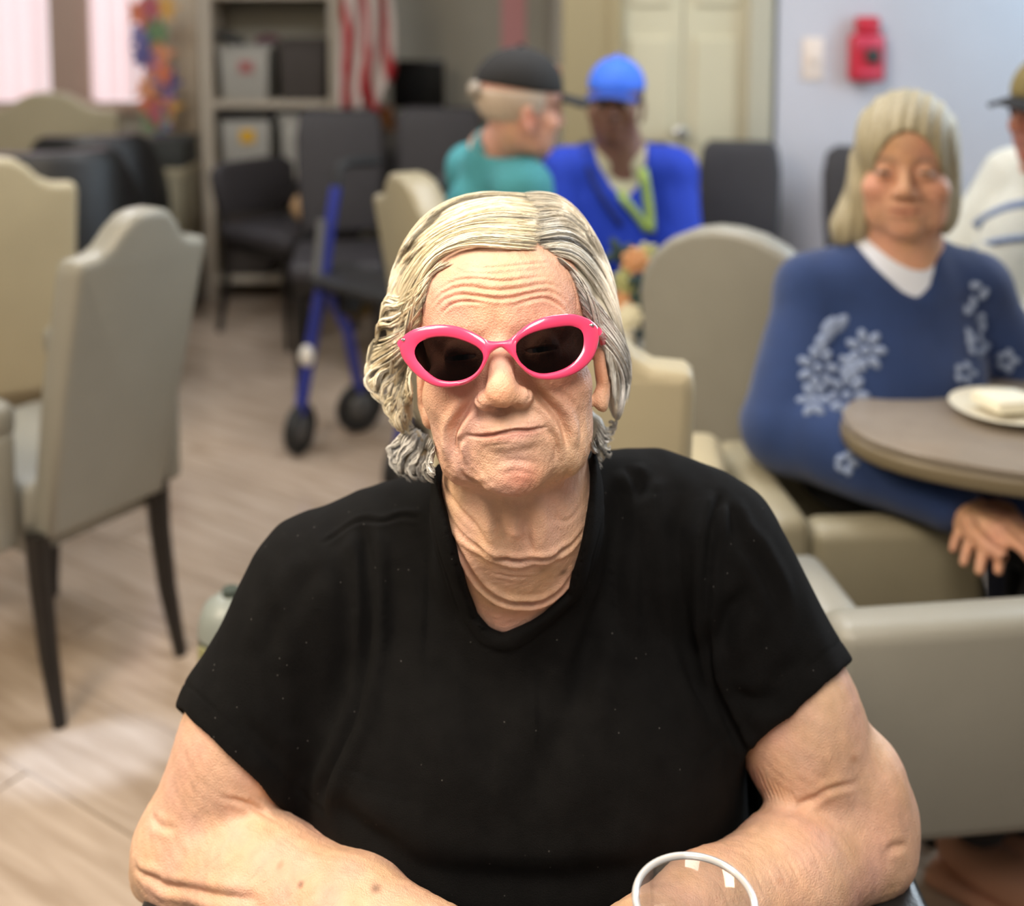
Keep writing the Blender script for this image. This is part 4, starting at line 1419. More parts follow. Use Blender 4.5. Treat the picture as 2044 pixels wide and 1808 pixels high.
# the back of the head, combed down from the crown
def back_family(count, seed=9):
    g = np.random.default_rng(seed)
    m = 12
    az = g.uniform(-1.75, 1.75, count)
    t = np.linspace(0, 1, m)
    el = 1.45 - t * 2.35
    r = np.array([79, 89, 96.0])
    x = np.sin(az)[:, None] * np.cos(el)[None]; z = -np.cos(az)[:, None] * np.cos(el)[None]
    y = np.repeat(np.sin(el)[None], count, 0)
    q = np.stack([x * r[0], y * r[1] + 34, z * r[2] - 94], 2)
    q += g.normal(0, 1.2, (count, 1, 3))
    W = HF.O + (q / 1000) @ HF.R.T
    keep = q[:, m // 2, 2] < -95
    w = PALE[g.integers(0, 4, count)]
    add_strands(W[keep], np.full(keep.sum(), 0.0006), w[keep], 0)
back_family(1500)
nc = len(vh)
Vall = np.concatenate([vh] + strV)
Fall = np.concatenate([fh] + [x + nc for x in strF])
hq = HF.loc(vh)
capC = (np.where(hq[:, :1] > 15, np.array([0.50, 0.46, 0.37]), np.array([0.48, 0.39, 0.25]))) * (1 + 0.22 * wob(vh, 300, 3))[:, None]  # warmer left, cooler right: tint of the light put into colour
Call = np.concatenate([np.clip(capC, 0.05, 1)] + strC)
meH = mesh_np('hair', Vall, Fall)
set_color(meH, np.clip(Call, 0, 1))
M_HAIR = mat('silver_blonde_hair', (0.8, 0.7, 0.5), rough=0.42, spec=0.5, attr='col')
hair = link_mesh('hair', meH, M_HAIR, woman, True, True)
hair['kind'] = 'stuff'

# ---------------------------------------------------------------- sunglasses
def gl_pt(u, v, dz=0.0):
    """point on the curved front of the glasses along the sight line (u, v)"""
    d = ray(u, v)
    dl = HF.R.T @ d * 1000; o = HF.R.T @ (CAM - HF.O) * 1000
    t = 0.85
    for _ in range(12):
        q = o + dl * t
        target = 21.0 - 0.0042 * q[0] ** 2 + dz
        t += (target - q[2]) / dl[2]
    return o + dl * t                                    # local mm
L_OUT = [(797, 693), (800, 679), (809, 667), (832, 655), (870, 648), (906, 650), (937, 660), (960, 672), (974, 683), (979, 700), (967, 731), (953, 751), (933, 765), (906, 772), (874, 772), (845, 759), (820, 738), (803, 715)]
L_IN = [(827, 700), (836, 684), (856, 675), (881, 672), (908, 675), (935, 684), (955, 695), (964, 708), (962, 724), (949, 744), (926, 757), (897, 761), (870, 755), (845, 735), (831, 717)]
R_OUT = [(1014, 694), (1018, 680), (1032, 664), (1054, 647), (1082, 634), (1113, 628), (1145, 627), (1172, 635), (1187, 645), (1196, 660), (1194, 686), (1183, 715), (1160, 738), (1131, 752), (1100, 758), (1070, 755), (1048, 742), (1030, 722)]
R_IN = [(1029, 697), (1034, 682), (1054, 668), (1084, 658), (1118, 652), (1140, 651), (1158, 657), (1165, 672), (1163, 697), (1151, 717), (1131, 733), (1104, 743), (1077, 745), (1052, 735), (1037, 720)]
def around(px, n, c):
    q = np.array([gl_pt(u, v)[:2] for u, v in px])
    q = spline(np.vstack([q[-2:], q, q[:3]]), 600)
    a = np.unwrap(np.arctan2(q[:, 1] - c[1], q[:, 0] - c[0]))
    if a[-1] < a[0]:
        a = a[::-1]; q = q[::-1]
    th = np.linspace(0, 2 * np.pi, n, endpoint=False)
    out = []
    for t in th:
        k = t
        while k < a[0]: k += 2 * np.pi
        while k > a[-1]: k -= 2 * np.pi
        while k < a[0]: k += 2 * np.pi
        out.append([np.interp(k, a, q[:, 0]), np.interp(k, a, q[:, 1])])
    return np.array(out)
def gz(x):
    return 21.0 - 0.0042 * x ** 2
def rim(bm, out_px, in_px, n=72, th=4.6):
    ci = np.mean([gl_pt(u, v)[:2] for u, v in in_px], axis=0)
    o = around(out_px, n, ci); i = around(in_px, n, ci)
    prof = [(0.0, -th + 0.8), (0.0, -0.9), (0.12, -0.1), (0.5, 0.9), (0.88, 0.1), (1.0, -1.0), (1.0, -th + 0.8), (0.9, -th), (0.1, -th)]
    rings = []
    for k in range(n):
        rings.append([bm.verts.new(HF.w((*(i[k] * (1 - a) + o[k] * a), gz((i[k] * (1 - a) + o[k] * a)[0]) + b))) for a, b in prof])
    K = len(prof)
    for k in range(n):
        A, Bq = rings[k], rings[(k + 1) % n]
        for j in range(K):
            bm.faces.new((A[j], A[(j + 1) % K], Bq[(j + 1) % K], Bq[j]))
    return ci, i
def gl_mat(name, col, **k):
    return mat(name, col, rough=0.22, spec=0.6, coat=0.6, **k)
M_PINK = gl_mat('pink_acetate', (0.80, 0.055, 0.150), sss=0.0)
M_LENS = bpy.data.materials.new('smoked_lens'); M_LENS.use_nodes = True
_nt = M_LENS.node_tree; _nt.nodes.clear()
_tr = _nt.nodes.new('ShaderNodeBsdfTransparent'); _tr.inputs[0].default_value = (0.035, 0.028, 0.027, 1)
_gl = _nt.nodes.new('ShaderNodeBsdfGlossy'); _gl.inputs['Roughness'].default_value = 0.05; _gl.inputs[0].default_value = (1, 0.95, 0.95, 1)
_fr = _nt.nodes.new('ShaderNodeFresnel'); _fr.inputs[0].default_value = 1.22
_mx = _nt.nodes.new('ShaderNodeMixShader'); _out = _nt.nodes.new('ShaderNodeOutputMaterial')
_nt.links.new(_fr.outputs[0], _mx.inputs[0]); _nt.links.new(_tr.outputs[0], _mx.inputs[1]); _nt.links.new(_gl.outputs[0], _mx.inputs[2]); _nt.links.new(_mx.outputs[0], _out.inputs[0])
M_CHROME = mat('chrome', (0.8, 0.8, 0.8), rough=0.12, metal=1.0)

glasses = empty('sunglasses', tuple(HF.w((0, 0, 18))), "bright pink oval sunglasses with smoked lenses worn on the woman's nose", 'sunglasses')
mb = MB()
lens_in = []
for o_, i_ in ((L_OUT, L_IN), (R_OUT, R_IN)):
    lens_in.append(rim(mb.bm, o_, i_))
# bridge between the rims, saddle shaped
top = [(962, 674), (976, 680), (996, 681), (1014, 678), (1030, 666)]
bot = [(966, 728), (978, 706), (996, 694), (1007, 697), (1030, 720)]
tq = spline([gl_pt(*t)[:2] for t in top], 15); bq = spline([gl_pt(*t)[:2] for t in bot], 15)
rings = []
for k in range(15):
    prof = [(0, -3.6), (0, -0.9), (0.2, 0.4), (0.5, 0.9), (0.8, 0.4), (1, -0.9), (1, -3.6)]
    rings.append([mb.bm.verts.new(HF.w((*(tq[k] * (1 - a) + bq[k] * a), gz((tq[k] * (1 - a) + bq[k] * a)[0]) + b))) for a, b in prof])
for A, Bq in zip(rings, rings[1:]):
    for j in range(7):
        mb.bm.faces.new((A[j], A[(j + 1) % 7], Bq[(j + 1) % 7], Bq[j]))
mb.bm.faces.new(rings[0]); mb.bm.faces.new(rings[-1][::-1])
mb.build('frame', M_PINK, glasses, world=True, auto=60)
for ci, i in lens_in:
    bm = bmesh.new()
    n = len(i)
    prev = None
    c0 = bm.verts.new(HF.w((*ci, gz(ci[0]) - 1.6)))
    for fq in (0.35, 0.7, 1.015):
        ring = [bm.verts.new(HF.w((*(ci + (i[k] - ci) * fq), gz((ci + (i[k] - ci) * fq)[0]) - 1.6 - 0.9 * fq * fq))) for k in range(n)]
        for k in range(n):
            if prev is None:
                bm.faces.new((c0, ring[k], ring[(k + 1) % n]))
            else:
                bm.faces.new((prev[k], ring[k], ring[(k + 1) % n], prev[(k + 1) % n]))
        prev = ring
    me = bpy.data.meshes.new('lens'); bm.to_mesh(me); bm.free()
    ln = link_mesh('lens', me, M_LENS, glasses, True, True)
for s, hu in ((-1, gl_pt(803, 685)), (1, gl_pt(1190, 662))):
    mb = MB()
    pts = []
    for t in np.linspace(0, 1, 10):
        x = hu[0] + s * (1.5 + 4.0 * math.sin(t * math.pi))
        y = hu[1] * (1 - t) + (hu[1] * 0.4 - 2) * t
        z = hu[2] - 3 - t * 88
        if t > 0.8:
            y -= (t - 0.8) * 60
        x = s * (abs(hu[0]) + 1.0 + 4.0 * t)
        pts.append(HF.w((x, y, z)))
    mb.tube(pts, [0.0036] * 3 + [0.0030] * 7, 8)
    tp = mb.build('temple', M_PINK, glasses, world=True)
for (u, v) in ((806, 678), (1181, 649)):
    mb = MB()
    q = gl_pt(u, v)
    mb.ball(HF.w((q[0], q[1], gz(q[0]) + 0.6)), (0.0022, 0.0012, 0.0012), 10, 8)
    mb.build('rivet', M_CHROME, glasses, world=True)
# ================================================================== furniture and things behind her
M_LEATHER = mat('greige_leatherette', srgb(150, 142, 118), rough=0.42, noise=0.03, nscale=12, bump=0.2, bscale=350)
M_LEATHER_LT = mat('cream_leatherette', srgb(176, 165, 136), rough=0.45, noise=0.03, nscale=12, bump=0.2, bscale=350)
M_LEATHER_GY = mat('grey_leatherette', srgb(140, 138, 128), rough=0.40, noise=0.03, nscale=12, bump=0.2, bscale=350)
M_BLACKWOOD = mat('black_stained_wood', (0.012, 0.010, 0.009), rough=0.35, noise=0.2, nscale=30)
M_BLACKLEATHER = mat('black_leather', (0.010, 0.010, 0.010), rough=0.38, bump=0.3, bscale=300)
M_DARKFABRIC = mat('charcoal_upholstery', (0.030, 0.027, 0.030), rough=0.6, noise=0.15, nscale=60, bump=0.2)

def camel_outline(W, top, sh, bot, arch=True):
    h = W / 2
    if arch:
        right = [(h * 0.90, bot), (h * 0.97, (bot + sh) / 2), (h, sh - 0.03), (h * 0.985, sh - 0.008), (h * 0.93, sh), (h * 0.70, sh + 0.003), (h * 0.56, sh + (top - sh) * 0.22),
                 (h * 0.42, sh + (top - sh) * 0.62), (h * 0.26, sh + (top - sh) * 0.92), (h * 0.10, top)]
    else:
        right = [(h * 0.92, bot), (h * 0.98, (bot + sh) / 2), (h, sh - 0.06)] + [(h * math.cos(a), sh - 0.06 + (top - sh + 0.06) * math.sin(a)) for a in (0.3, 0.6, 0.9, 1.2, 1.45)]
    return right + [(-x, z) for x, z in right[::-1]]

def armchair(loc, rz, label, W=0.36, top=1.03, sh=0.95, D=0.44, m=None, arms=True, arch=True, group=None, arm_z=0.655, recline=0.16, thick=0.075, splay=0.075):
    m = m or M_LEATHER
    t = empty('armchair', loc, label, 'chair', rz, group)
    yb = D / 2
    mb = MB()
    mb.prism(camel_outline(W, top, sh, 0.37, arch), thick, Matrix.Translation((0, yb, 0)), bevel=0.018, seg=3)
    for v in mb.bm.verts:
        v.co.y += max(0, v.co.z - 0.42) * recline
    mb.build('back', m, t, auto=60)
    mb = MB(); mb.box((0, -0.01, 0.425), (W + 0.02, D, 0.11), bevel=0.03, seg=3); mb.build('seat', m, t, auto=60)
    mb = MB(); mb.box((0, 0, 0.355), (W, D - 0.02, 0.05), bevel=0.008); mb.build('seat_rail', m, t)
    if arms:
        for s in (-1, 1):
            mb = MB()
            mb.box((s * (W / 2 + 0.045), -0.01, arm_z - 0.04), (0.075, D * 0.98, 0.08), bevel=0.026, seg=3)
            mb.box((s * (W / 2 + 0.045), 0.0, (0.36 + arm_z - 0.06) / 2), (0.055, D * 0.94, arm_z - 0.42), bevel=0.012)
            mb.build('arm', m, t, auto=60)
    for s in (-1, 1):
        mb = MB(); x = s * (W / 2 - 0.01)
        mb.tube([(x, -yb + 0.05, 0.36), (x, -yb + 0.045, 0.2), (x, -yb + 0.04, 0.0)], [0.024, 0.020, 0.013], 8); mb.build('leg', M_BLACKWOOD, t)
        mb = MB()
        mb.tube([(x, yb, 0.38), (x, yb + 0.005, 0.28), (x * 1.01, yb + splay * 0.42, 0.14), (x * 1.03, yb + splay, 0.0)], [0.026, 0.023, 0.020, 0.014], 8); mb.build('leg', M_BLACKWOOD, t)
    return t

def facing(dx, dy):
    """rotation that turns a chair's front (local -Y) towards (dx, dy)"""
    n = math.hypot(dx, dy)
    return math.atan2(dx / n, -dy / n)

# the large chair at the left and its neighbours
armchair((-1.045, 2.40, 0), facing(-0.83, 0.56), 'greige camelback armchair seen from behind with splayed black legs', W=0.31, recline=0.27, m=M_LEATHER_GY, splay=0.06)
armchair((-1.51, 3.17, 0), facing(-0.5, 0.86), 'cream camelback armchair standing beyond the grey chair back with splayed legs', W=0.42, recline=0.14, m=M_LEATHER_LT)
armchair((-2.09, 5.33, 0), facing(0.0, 1.0), 'pale camelback armchair standing right below the blinds', W=0.62, top=1.03, sh=0.95, m=M_LEATHER_LT, recline=0.1, D=0.40)
armchair((0.022, 2.76, 0), facing(0.90, 0.42), 'greige camelback armchair that the man in teal sits in', W=0.44, D=0.38, recline=0.16, m=M_LEATHER, thick=0.085)
armchair((0.585, 2.47, 0), facing(0.52, 0.85), 'round-backed grey armchair turned away between the blue jacket and the blue cardigan', W=0.38, top=0.985, sh=0.89, arch=False, recline=0.12, m=M_LEATHER_GY)
armchair((0.097, 1.80, 0), facing(0.10, 0.99), 'cream camelback armchair directly behind the woman in pink sunglasses', W=0.36, top=1.03, sh=0.945, recline=0.16, m=M_LEATHER_LT, splay=0.04)

def low_chair(loc, rz, label, W=0.60, D=0.45, H=0.66, m=None, back=True):
    m = m or M_LEATHER
    t = empty('armchair', loc, label, 'chair', rz)
    th = 0.075
    mb = MB(); mb.box((0, D / 2 - th / 2, (H + 0.34) / 2), (W, th, H - 0.34), bevel=0.024, seg=3)
    mb.build('back', m, t, auto=60)
    for s in (-1, 1):
        mb = MB(); mb.box((0, 0, 0), (th, D - th - 0.004, H - 0.36), bevel=0.024, seg=3)
        for v in mb.bm.verts:
            if v.co.y < 0: v.co.y -= (0.13 - v.co.z) * 0.12
        mb.xf(Matrix.Translation((s * (W / 2 - th / 2), -th / 2, (H + 0.34) / 2 - 0.01))); mb.build('arm', m, t, auto=60)
    mb = MB(); mb.box((0, -th / 2, 0.41), (W - 2 * th - 0.01, D - th - 0.01, 0.12), bevel=0.03, seg=3); mb.build('seat', m, t, auto=60)
    for sx in (-1, 1):
        for sy in (-1, 1):
            mb = MB(); x, y = sx * (W / 2 - 0.05), sy * (D / 2 - 0.05)
            mb.tube([(x, y, 0.36), (x * 1.01, y * 1.02, 0.0)], [0.022, 0.014], 8); mb.build('leg', M_BLACKWOOD, t)
    return t
low_chair((0.575, 1.925, 0), facing(1.0, 0.08), 'low greige armchair that the woman in the blue cardigan sits in', W=0.35, D=0.36, H=0.605, m=M_LEATHER)
low_chair((0.755, 1.525, 0), facing(-0.12, 1.0), 'low grey armchair with its wide back to us, front of the oval table', W=0.72, D=0.26, H=0.640, m=M_LEATHER_GY)

# black tub chairs at the back left
def tub_chair(loc, rz, label, W=0.66, H=0.80, m=None):
    m = m or M_BLACKLEATHER
    t = empty('tub_chair', loc, label, 'chair', rz)
    bm = bmesh.new(); n = 28; rings = []
    for i in range(n + 1):
        a = math.radians(-28 + 236 * i / n)
        f = max(0, math.sin(a)); h = 0.60 + (H - 0.60) * min(1, f * 1.4 + 0.05) if math.sin(a) > -0.2 else 0.60
        ring = []
        for r, z in ((W / 2 - 0.10, 0.30), (W / 2 - 0.095, h - 0.03), (W / 2 - 0.06, h), (W / 2 - 0.02, h - 0.005), (W / 2, h - 0.04), (W / 2 - 0.01, 0.12), (W / 2 - 0.09, 0.12)):
            ring.append(bm.verts.new((r * math.cos(a), r * math.sin(a) * 0.95, z)))
        rings.append(ring)
    for A, B in zip(rings, rings[1:]):
        for k in range(7):
            bm.faces.new((A[k], A[(k + 1) % 7], B[(k + 1) % 7], B[k]))
    bm.faces.new(rings[0]); bm.faces.new(rings[-1][::-1])
    mb = MB(); mb.bm.free(); mb.bm = bm
    mb.build('back', m, t, auto=50)
    mb = MB(); mb.lathe((0, -0.02, 0), [(W / 2 - 0.12, 0.14), (W / 2 - 0.11, 0.42), (W / 2 - 0.15, 0.45)], 24); mb.build('seat', m, t)
    for sx in (-1, 1):
        for sy in (-1, 1):
            mb = MB(); mb.tube([(sx * 0.2, sy * 0.2, 0.14), (sx * 0.22, sy * 0.22, 0)], [0.025, 0.018], 8); mb.build('leg', M_BLACKWOOD, t)
    return t
tub_chair((-1.76, 4.72, 0), facing(-0.3, 1.0), 'black leather tub chair before the pale armchair under the blinds', W=0.60, H=0.90)
tub_chair((-1.64, 3.98, 0), facing(-0.35, 1.0), 'black leather tub chair right beyond the cream armchair', W=0.64, H=0.935)

# beige cabinet with a dark box beside the bookcase
t = empty('side_cabinet', (-1.595, 5.22, 0), 'small beige cabinet under a charcoal box beside the bookcase', 'cabinet', 0.0)
mb = MB(); mb.box((0, 0, 0.34), (0.19, 0.30, 0.60), bevel=0.006); mb.build('body', M_LEATHER, t)
mb = MB(); mb.box((0, 0, 0.66), (0.21, 0.32, 0.035), bevel=0.008); mb.build('top', M_LEATHER_LT, t)
mb = MB(); mb.box((0, -0.156, 0.36), (0.16, 0.014, 0.50), bevel=0.004); d_ = mb.build('door', M_LEATHER, t)
mb = MB(); mb.ball((0.055, -0.172, 0.40), 0.012, 10, 8); mb.build('knob', M_KNOB, d_)
mb = MB(); mb.box((0, 0, 0.03), (0.19, 0.29, 0.06), bevel=0.004); mb.build('plinth', M_BLACKWOOD, t)
t = empty('storage_box', (-1.595, 5.22, 0.678), 'charcoal storage box sitting on the small beige cabinet', 'box', 0.0)
M_CHARBOX = mat('charcoal_board', (0.035, 0.038, 0.034), rough=0.7)
mb = MB(); mb.box((0, 0, 0.055), (0.19, 0.26, 0.11), bevel=0.006); mb.build('body', M_CHARBOX, t)
mb = MB(); mb.box((0, 0, 0.12), (0.20, 0.27, 0.022), bevel=0.005); mb.build('lid', M_CHARBOX, t)

# paper garland
G_COL = [srgb(225, 130, 95), srgb(135, 130, 185), srgb(230, 160, 120), srgb(190, 105, 115), srgb(120, 150, 110), srgb(205, 150, 175), srgb(225, 175, 95), srgb(110, 105, 160)]
G_M = [mat('paper_%s' % n, c, rough=0.8) for n, c in zip(('coral', 'violet', 'peach', 'rose', 'green', 'pink', 'amber', 'indigo'), G_COL)]
t = empty('paper_garland', (-1.80, 5.46, 1.60), 'colourful paper garland hanging by the curtain', 'garland')
gp = [(278, 25), (300, 18), (330, 15), (286, 70), (314, 62), (282, 110), (318, 105), (300, 128), (322, 145), (310, 170), (335, 165), (296, 175), (322, 196), (300, 205), (318, 225), (332, 212), (320, 250), (308, 240)]
mb = MB(); mb.tube([P(300, -60, 5.47), P(305, 60, 5.47), P(318, 150, 5.47), P(315, 262, 5.47)], 0.003, 6); mb.build('string', M_CHARBOX, t, world=True)
for k, (u, v) in enumerate(gp):
    mb = MB()
    n = 5 + k % 3
    rr = random.Random(k)
    out = [((0.075 if j % 2 == 0 else 0.040) * rr.uniform(0.8, 1.2) * math.cos(j * math.pi / n), (0.085 if j % 2 == 0 else 0.045) * rr.uniform(0.8, 1.2) * math.sin(j * math.pi / n)) for j in range(2 * n)]
    q = P(u, v, 5.44 - 0.02 * (k % 3))
    mb.prism(out, 0.004, Matrix.Translation(q) @ Matrix.Rotation(rr.uniform(-0.6, 0.6), 4, 'Z'))
    mb.build('paper_shape', G_M[(k * 3 + (1 if v > 150 else 0)) % 8], t, smooth=False, world=True)

# bookcase and what stands in it
M_SHELF = mat('whitewashed_shelf', srgb(190, 180, 163), rough=0.5, noise=0.04, nscale=20)
BX0, BX1, BY0, BY1 = -1.45, -0.84, 5.33, 5.69
bc = empty('bookcase', ((BX0 + BX1) / 2, (BY0 + BY1) / 2, 0), 'whitewashed open bookcase holding bins, left of the flag', 'bookcase')
for x in (BX0, BX1):
    mb = MB(); mb.box((x, (BY0 + BY1) / 2, 1.0), (0.055, BY1 - BY0, 2.0), bevel=0.004); mb.build('side_panel', M_SHELF, bc, world=True)
SHZ = (0.10, float(P(500, 345, 5.4)[2]), float(P(500, 208, 5.35)[2]), float(P(500, -10, 5.35)[2]), 1.97)
for z in SHZ:
    mb = MB(); mb.box(((BX0 + BX1) / 2, (BY0 + BY1) / 2, z), (BX1 - BX0 - 0.055, BY1 - BY0 - 0.01, 0.035), bevel=0.003); mb.build('shelf', M_SHELF, bc, world=True)
mb = MB(); mb.box(((BX0 + BX1) / 2, BY1 - 0.006, 1.03), (BX1 - BX0 - 0.06, 0.01, 1.86)); mb.build('back_panel', mat('shelf_back', srgb(160, 155, 140), rough=0.6), bc, world=True)
M_BIN = mat('frosted_plastic_bin', srgb(176, 174, 166), rough=0.4)
M_BINDK = mat('dark_woven_bin', srgb(74, 68, 64), rough=0.8, noise=0.2, nscale=80, bump=0.5)
M_YEL = mat('yellow_label', srgb(222, 172, 40), rough=0.5)
M_REDL = mat('faded_red_label', srgb(170, 110, 108), rough=0.5)
def bin_(x, y, z, sx, sy, sz, m, label, lid=None, sticker=None):
    t = empty('storage_bin', (x, y, z), label, 'bin')
    mb = MB()
    mb.box((0, 0, sz / 2), (sx, sy, sz), bevel=0.012, taper=0.90)
    fs = max(mb.bm.faces, key=lambda f: (f.calc_center_median().z > sz * 0.99) * f.calc_area())
    r = bmesh.ops.inset_region(mb.bm, faces=[fs], thickness=0.012)
    bmesh.ops.translate(mb.bm, verts=list(fs.verts), vec=(0, 0, -sz * 0.8))
    mb.build('body', m, t)
    mb = MB()
    for dx in (-1, 1): mb.box((dx * sx / 2, 0, sz - 0.012), (0.018, sy + 0.02, 0.022), bevel=0.004)
    for dy in (-1, 1): mb.box((0, dy * sy / 2, sz - 0.012), (sx + 0.02, 0.018, 0.022), bevel=0.004)
    mb.build('rim', lid or m, t)
    if sticker:
        mb = MB(); mb.box((0.01, -sy / 2 - 0.004 + 0.006, sz * 0.62), (sx * 0.30, 0.008, sz * 0.24), bevel=0.002); mb.build('sticker', sticker, t, smooth=False)
    return t
yb_ = 5.47
def hz(v, z): return float(P(500, v, 5.40)[2]) - z
z2 = SHZ[2] + 0.019
bin_(-1.275, yb_, z2, 0.238, 0.24, hz(92, z2), M_BIN, 'pale plastic bin with a faded red sticker on the middle bookcase shelf', sticker=M_REDL)
bin_(-1.000, yb_, z2, 0.225, 0.24, hz(78, z2), M_BINDK, 'dark woven bin beside the red-stickered bin')
z1 = SHZ[1] + 0.019
bin_(-1.275, yb_, z1, 0.238, 0.24, hz(228, z1), M_BIN, 'pale plastic bin with a yellow sticker on the lower bookcase shelf', lid=mat('black_bin_lid', (0.02, 0.018, 0.02), rough=0.4), sticker=M_YEL)
bin_(-1.000, yb_, z1, 0.22, 0.24, hz(228, z1), M_BIN, 'plain pale bin beside the yellow-stickered bin')
zt = z2 + hz(92, z2)
mb = MB(); mb.tube([(-1.405, yb_ - 0.1, zt + 0.06), (-1.33, yb_ - 0.1, zt + 0.035), (-1.27, yb_ - 0.1, zt + 0.02)], [0.02, 0.024, 0.016], 10)
tag(mb.build('hand_grip', M_BLACKLEATHER, None), 'black rounded grip lying across the pale bin with the red sticker', 'grip')
mb = MB(); mb.tube([(-1.23, yb_ - 0.05, zt + 0.02), (-1.18, yb_ - 0.05, zt + 0.035), (-1.12, yb_ - 0.05, zt + 0.03)], [0.018, 0.022, 0.018], 10)
tag(mb.build('rolled_cloth', mat('maroon_navy_cloth', srgb(92, 52, 66), rough=0.9), None), 'maroon rolled cloth sticking out of the red-stickered bin', 'cloth')
bin_(-1.275, yb_, SHZ[0] + 0.019, 0.238, 0.24, 0.30, M_BINDK, 'dark bin on the lowest bookcase shelf, nearest the cabinet')
bin_(-1.0, yb_, SHZ[0] + 0.019, 0.23, 0.24, 0.26, M_BINDK, 'dark bin on the lowest bookcase shelf, nearest the flag')

# flag on its staff
t = empty('flag', (-0.745, 5.13, 0), 'furled red and white striped flag on a staff beside the bookcase', 'flag')
mb = MB(); mb.tube([(-0.745, 5.13, 0.03), (-0.745, 5.13, 2.3)], 0.012, 10); mb.build('staff', mat('oak_staff', srgb(150, 110, 60), rough=0.4), t, world=True)
mb = MB(); mb.lathe((-0.745, 5.13, 0), [(0.10, 0.0), (0.10, 0.02), (0.06, 0.05), (0.03, 0.09)], 20); mb.build('stand', mat('gilt_base', srgb(160, 130, 70), rough=0.35, metal=0.8), t, world=True)
bm = bmesh.new(); nu, nv = 48, 44; gv = []
for j in range(nv + 1):
    s = j / nv
    z = 2.10 - s * 1.14
    wd = 0.05 + 0.165 * math.sin(min(1, s * 1.1) * math.pi * 0.62) * (1 - 0.25 * max(0, s - 0.8) / 0.2)
    row = []
    for i in range(nu + 1):
        a = i / nu
        x = -0.765 + wd * a * 1.20 + 0.02 * s * math.sin(5 * s)
        y = 5.07 + 0.055 * math.sin(a * 5.2 * math.pi + 3 * s) * (0.4 + 0.6 * a) - 0.03
        row.append(bm.verts.new((x, y, z - 0.10 * a * math.sin(s * 3.0))))
    gv.append(row)
for j in range(nv):
    for i in range(nu):
        bm.faces.new((gv[j][i], gv[j][i + 1], gv[j + 1][i + 1], gv[j + 1][i]))
me = bpy.data.meshes.new('flag_cloth'); bm.to_mesh(me); bm.free()
C = np.zeros((len(me.vertices), 3))
for k in range(len(C)):
    j, i = divmod(k, nu + 1)
    f = (i / nu) * 2.1 - (j / nv) * 2.6 + 0.35 * math.sin(j / nv * 7 + i / nu * 3)
    C[k] = (0.42, 0.012, 0.022) if (f % 1.0) < 0.40 else (0.62, 0.55, 0.50)
set_color(me, C)
fo = link_mesh('flag_cloth', me, mat('flag_nylon', (0.8, 0.1, 0.1), rough=0.6, attr='col'), t, True, True)
sd = fo.modifiers.new('t', 'SOLIDIFY'); sd.thickness = 0.003

# television on a dark console
t = empty('media_console', (-0.40, 5.46, 0), 'dark media console under the black television', 'console')
mb = MB(); mb.box((0, 0, 0.44), (0.50, 0.36, 0.78), bevel=0.006); mb.build('body', M_BLACKWOOD, t)
for s in (-1, 1):
    mb = MB(); mb.box((s * 0.125, -0.185, 0.45), (0.235, 0.014, 0.68), bevel=0.004); d_ = mb.build('door', M_BLACKWOOD, t)
    mb = MB(); mb.ball((s * 0.04, -0.20, 0.5), 0.01, 8, 6); mb.build('knob', M_KNOB, d_)
mb = MB(); mb.box((0, 0, 0.845), (0.54, 0.40, 0.03), bevel=0.006); mb.build('top', mat('walnut_top', srgb(96, 64, 36), rough=0.4), t)
mb = MB(); mb.box((0, 0, 0.025), (0.46, 0.30, 0.05)); mb.build('plinth', M_BLACKWOOD, t)
t = empty('television', (-0.455, 5.47, 0.862), 'small black flat television standing on the dark console', 'television')
M_SCREEN = mat('black_screen', (0.003, 0.003, 0.003), rough=0.25)
mb = MB(); mb.box((0, 0, 0.175), (0.255, 0.03, 0.235), bevel=0.006); mb.build('housing', M_SCREEN, t)
mb = MB(); mb.box((0, -0.0165, 0.178), (0.235, 0.003, 0.21)); mb.build('screen', M_SCREEN, t)
mb = MB(); mb.box((0, 0.0, 0.04), (0.04, 0.02, 0.08), bevel=0.003); mb.box((0, 0, 0.006), (0.16, 0.12, 0.012), bevel=0.004); mb.build('stand', M_SCREEN, t)
t = empty('wooden_box', (-0.63, 5.40, 0.862), 'small amber wooden box on the console beside the flag', 'box')
mb = MB(); mb.box((0, 0, 0.03), (0.11, 0.1, 0.06), bevel=0.005); mb.build('body', mat('amber_wood', srgb(150, 90, 35), rough=0.4), t)
mb = MB(); mb.box((0, 0, 0.066), (0.12, 0.11, 0.014), bevel=0.004); mb.build('lid', mat('amber_wood_lid', srgb(140, 80, 30), rough=0.4), t)

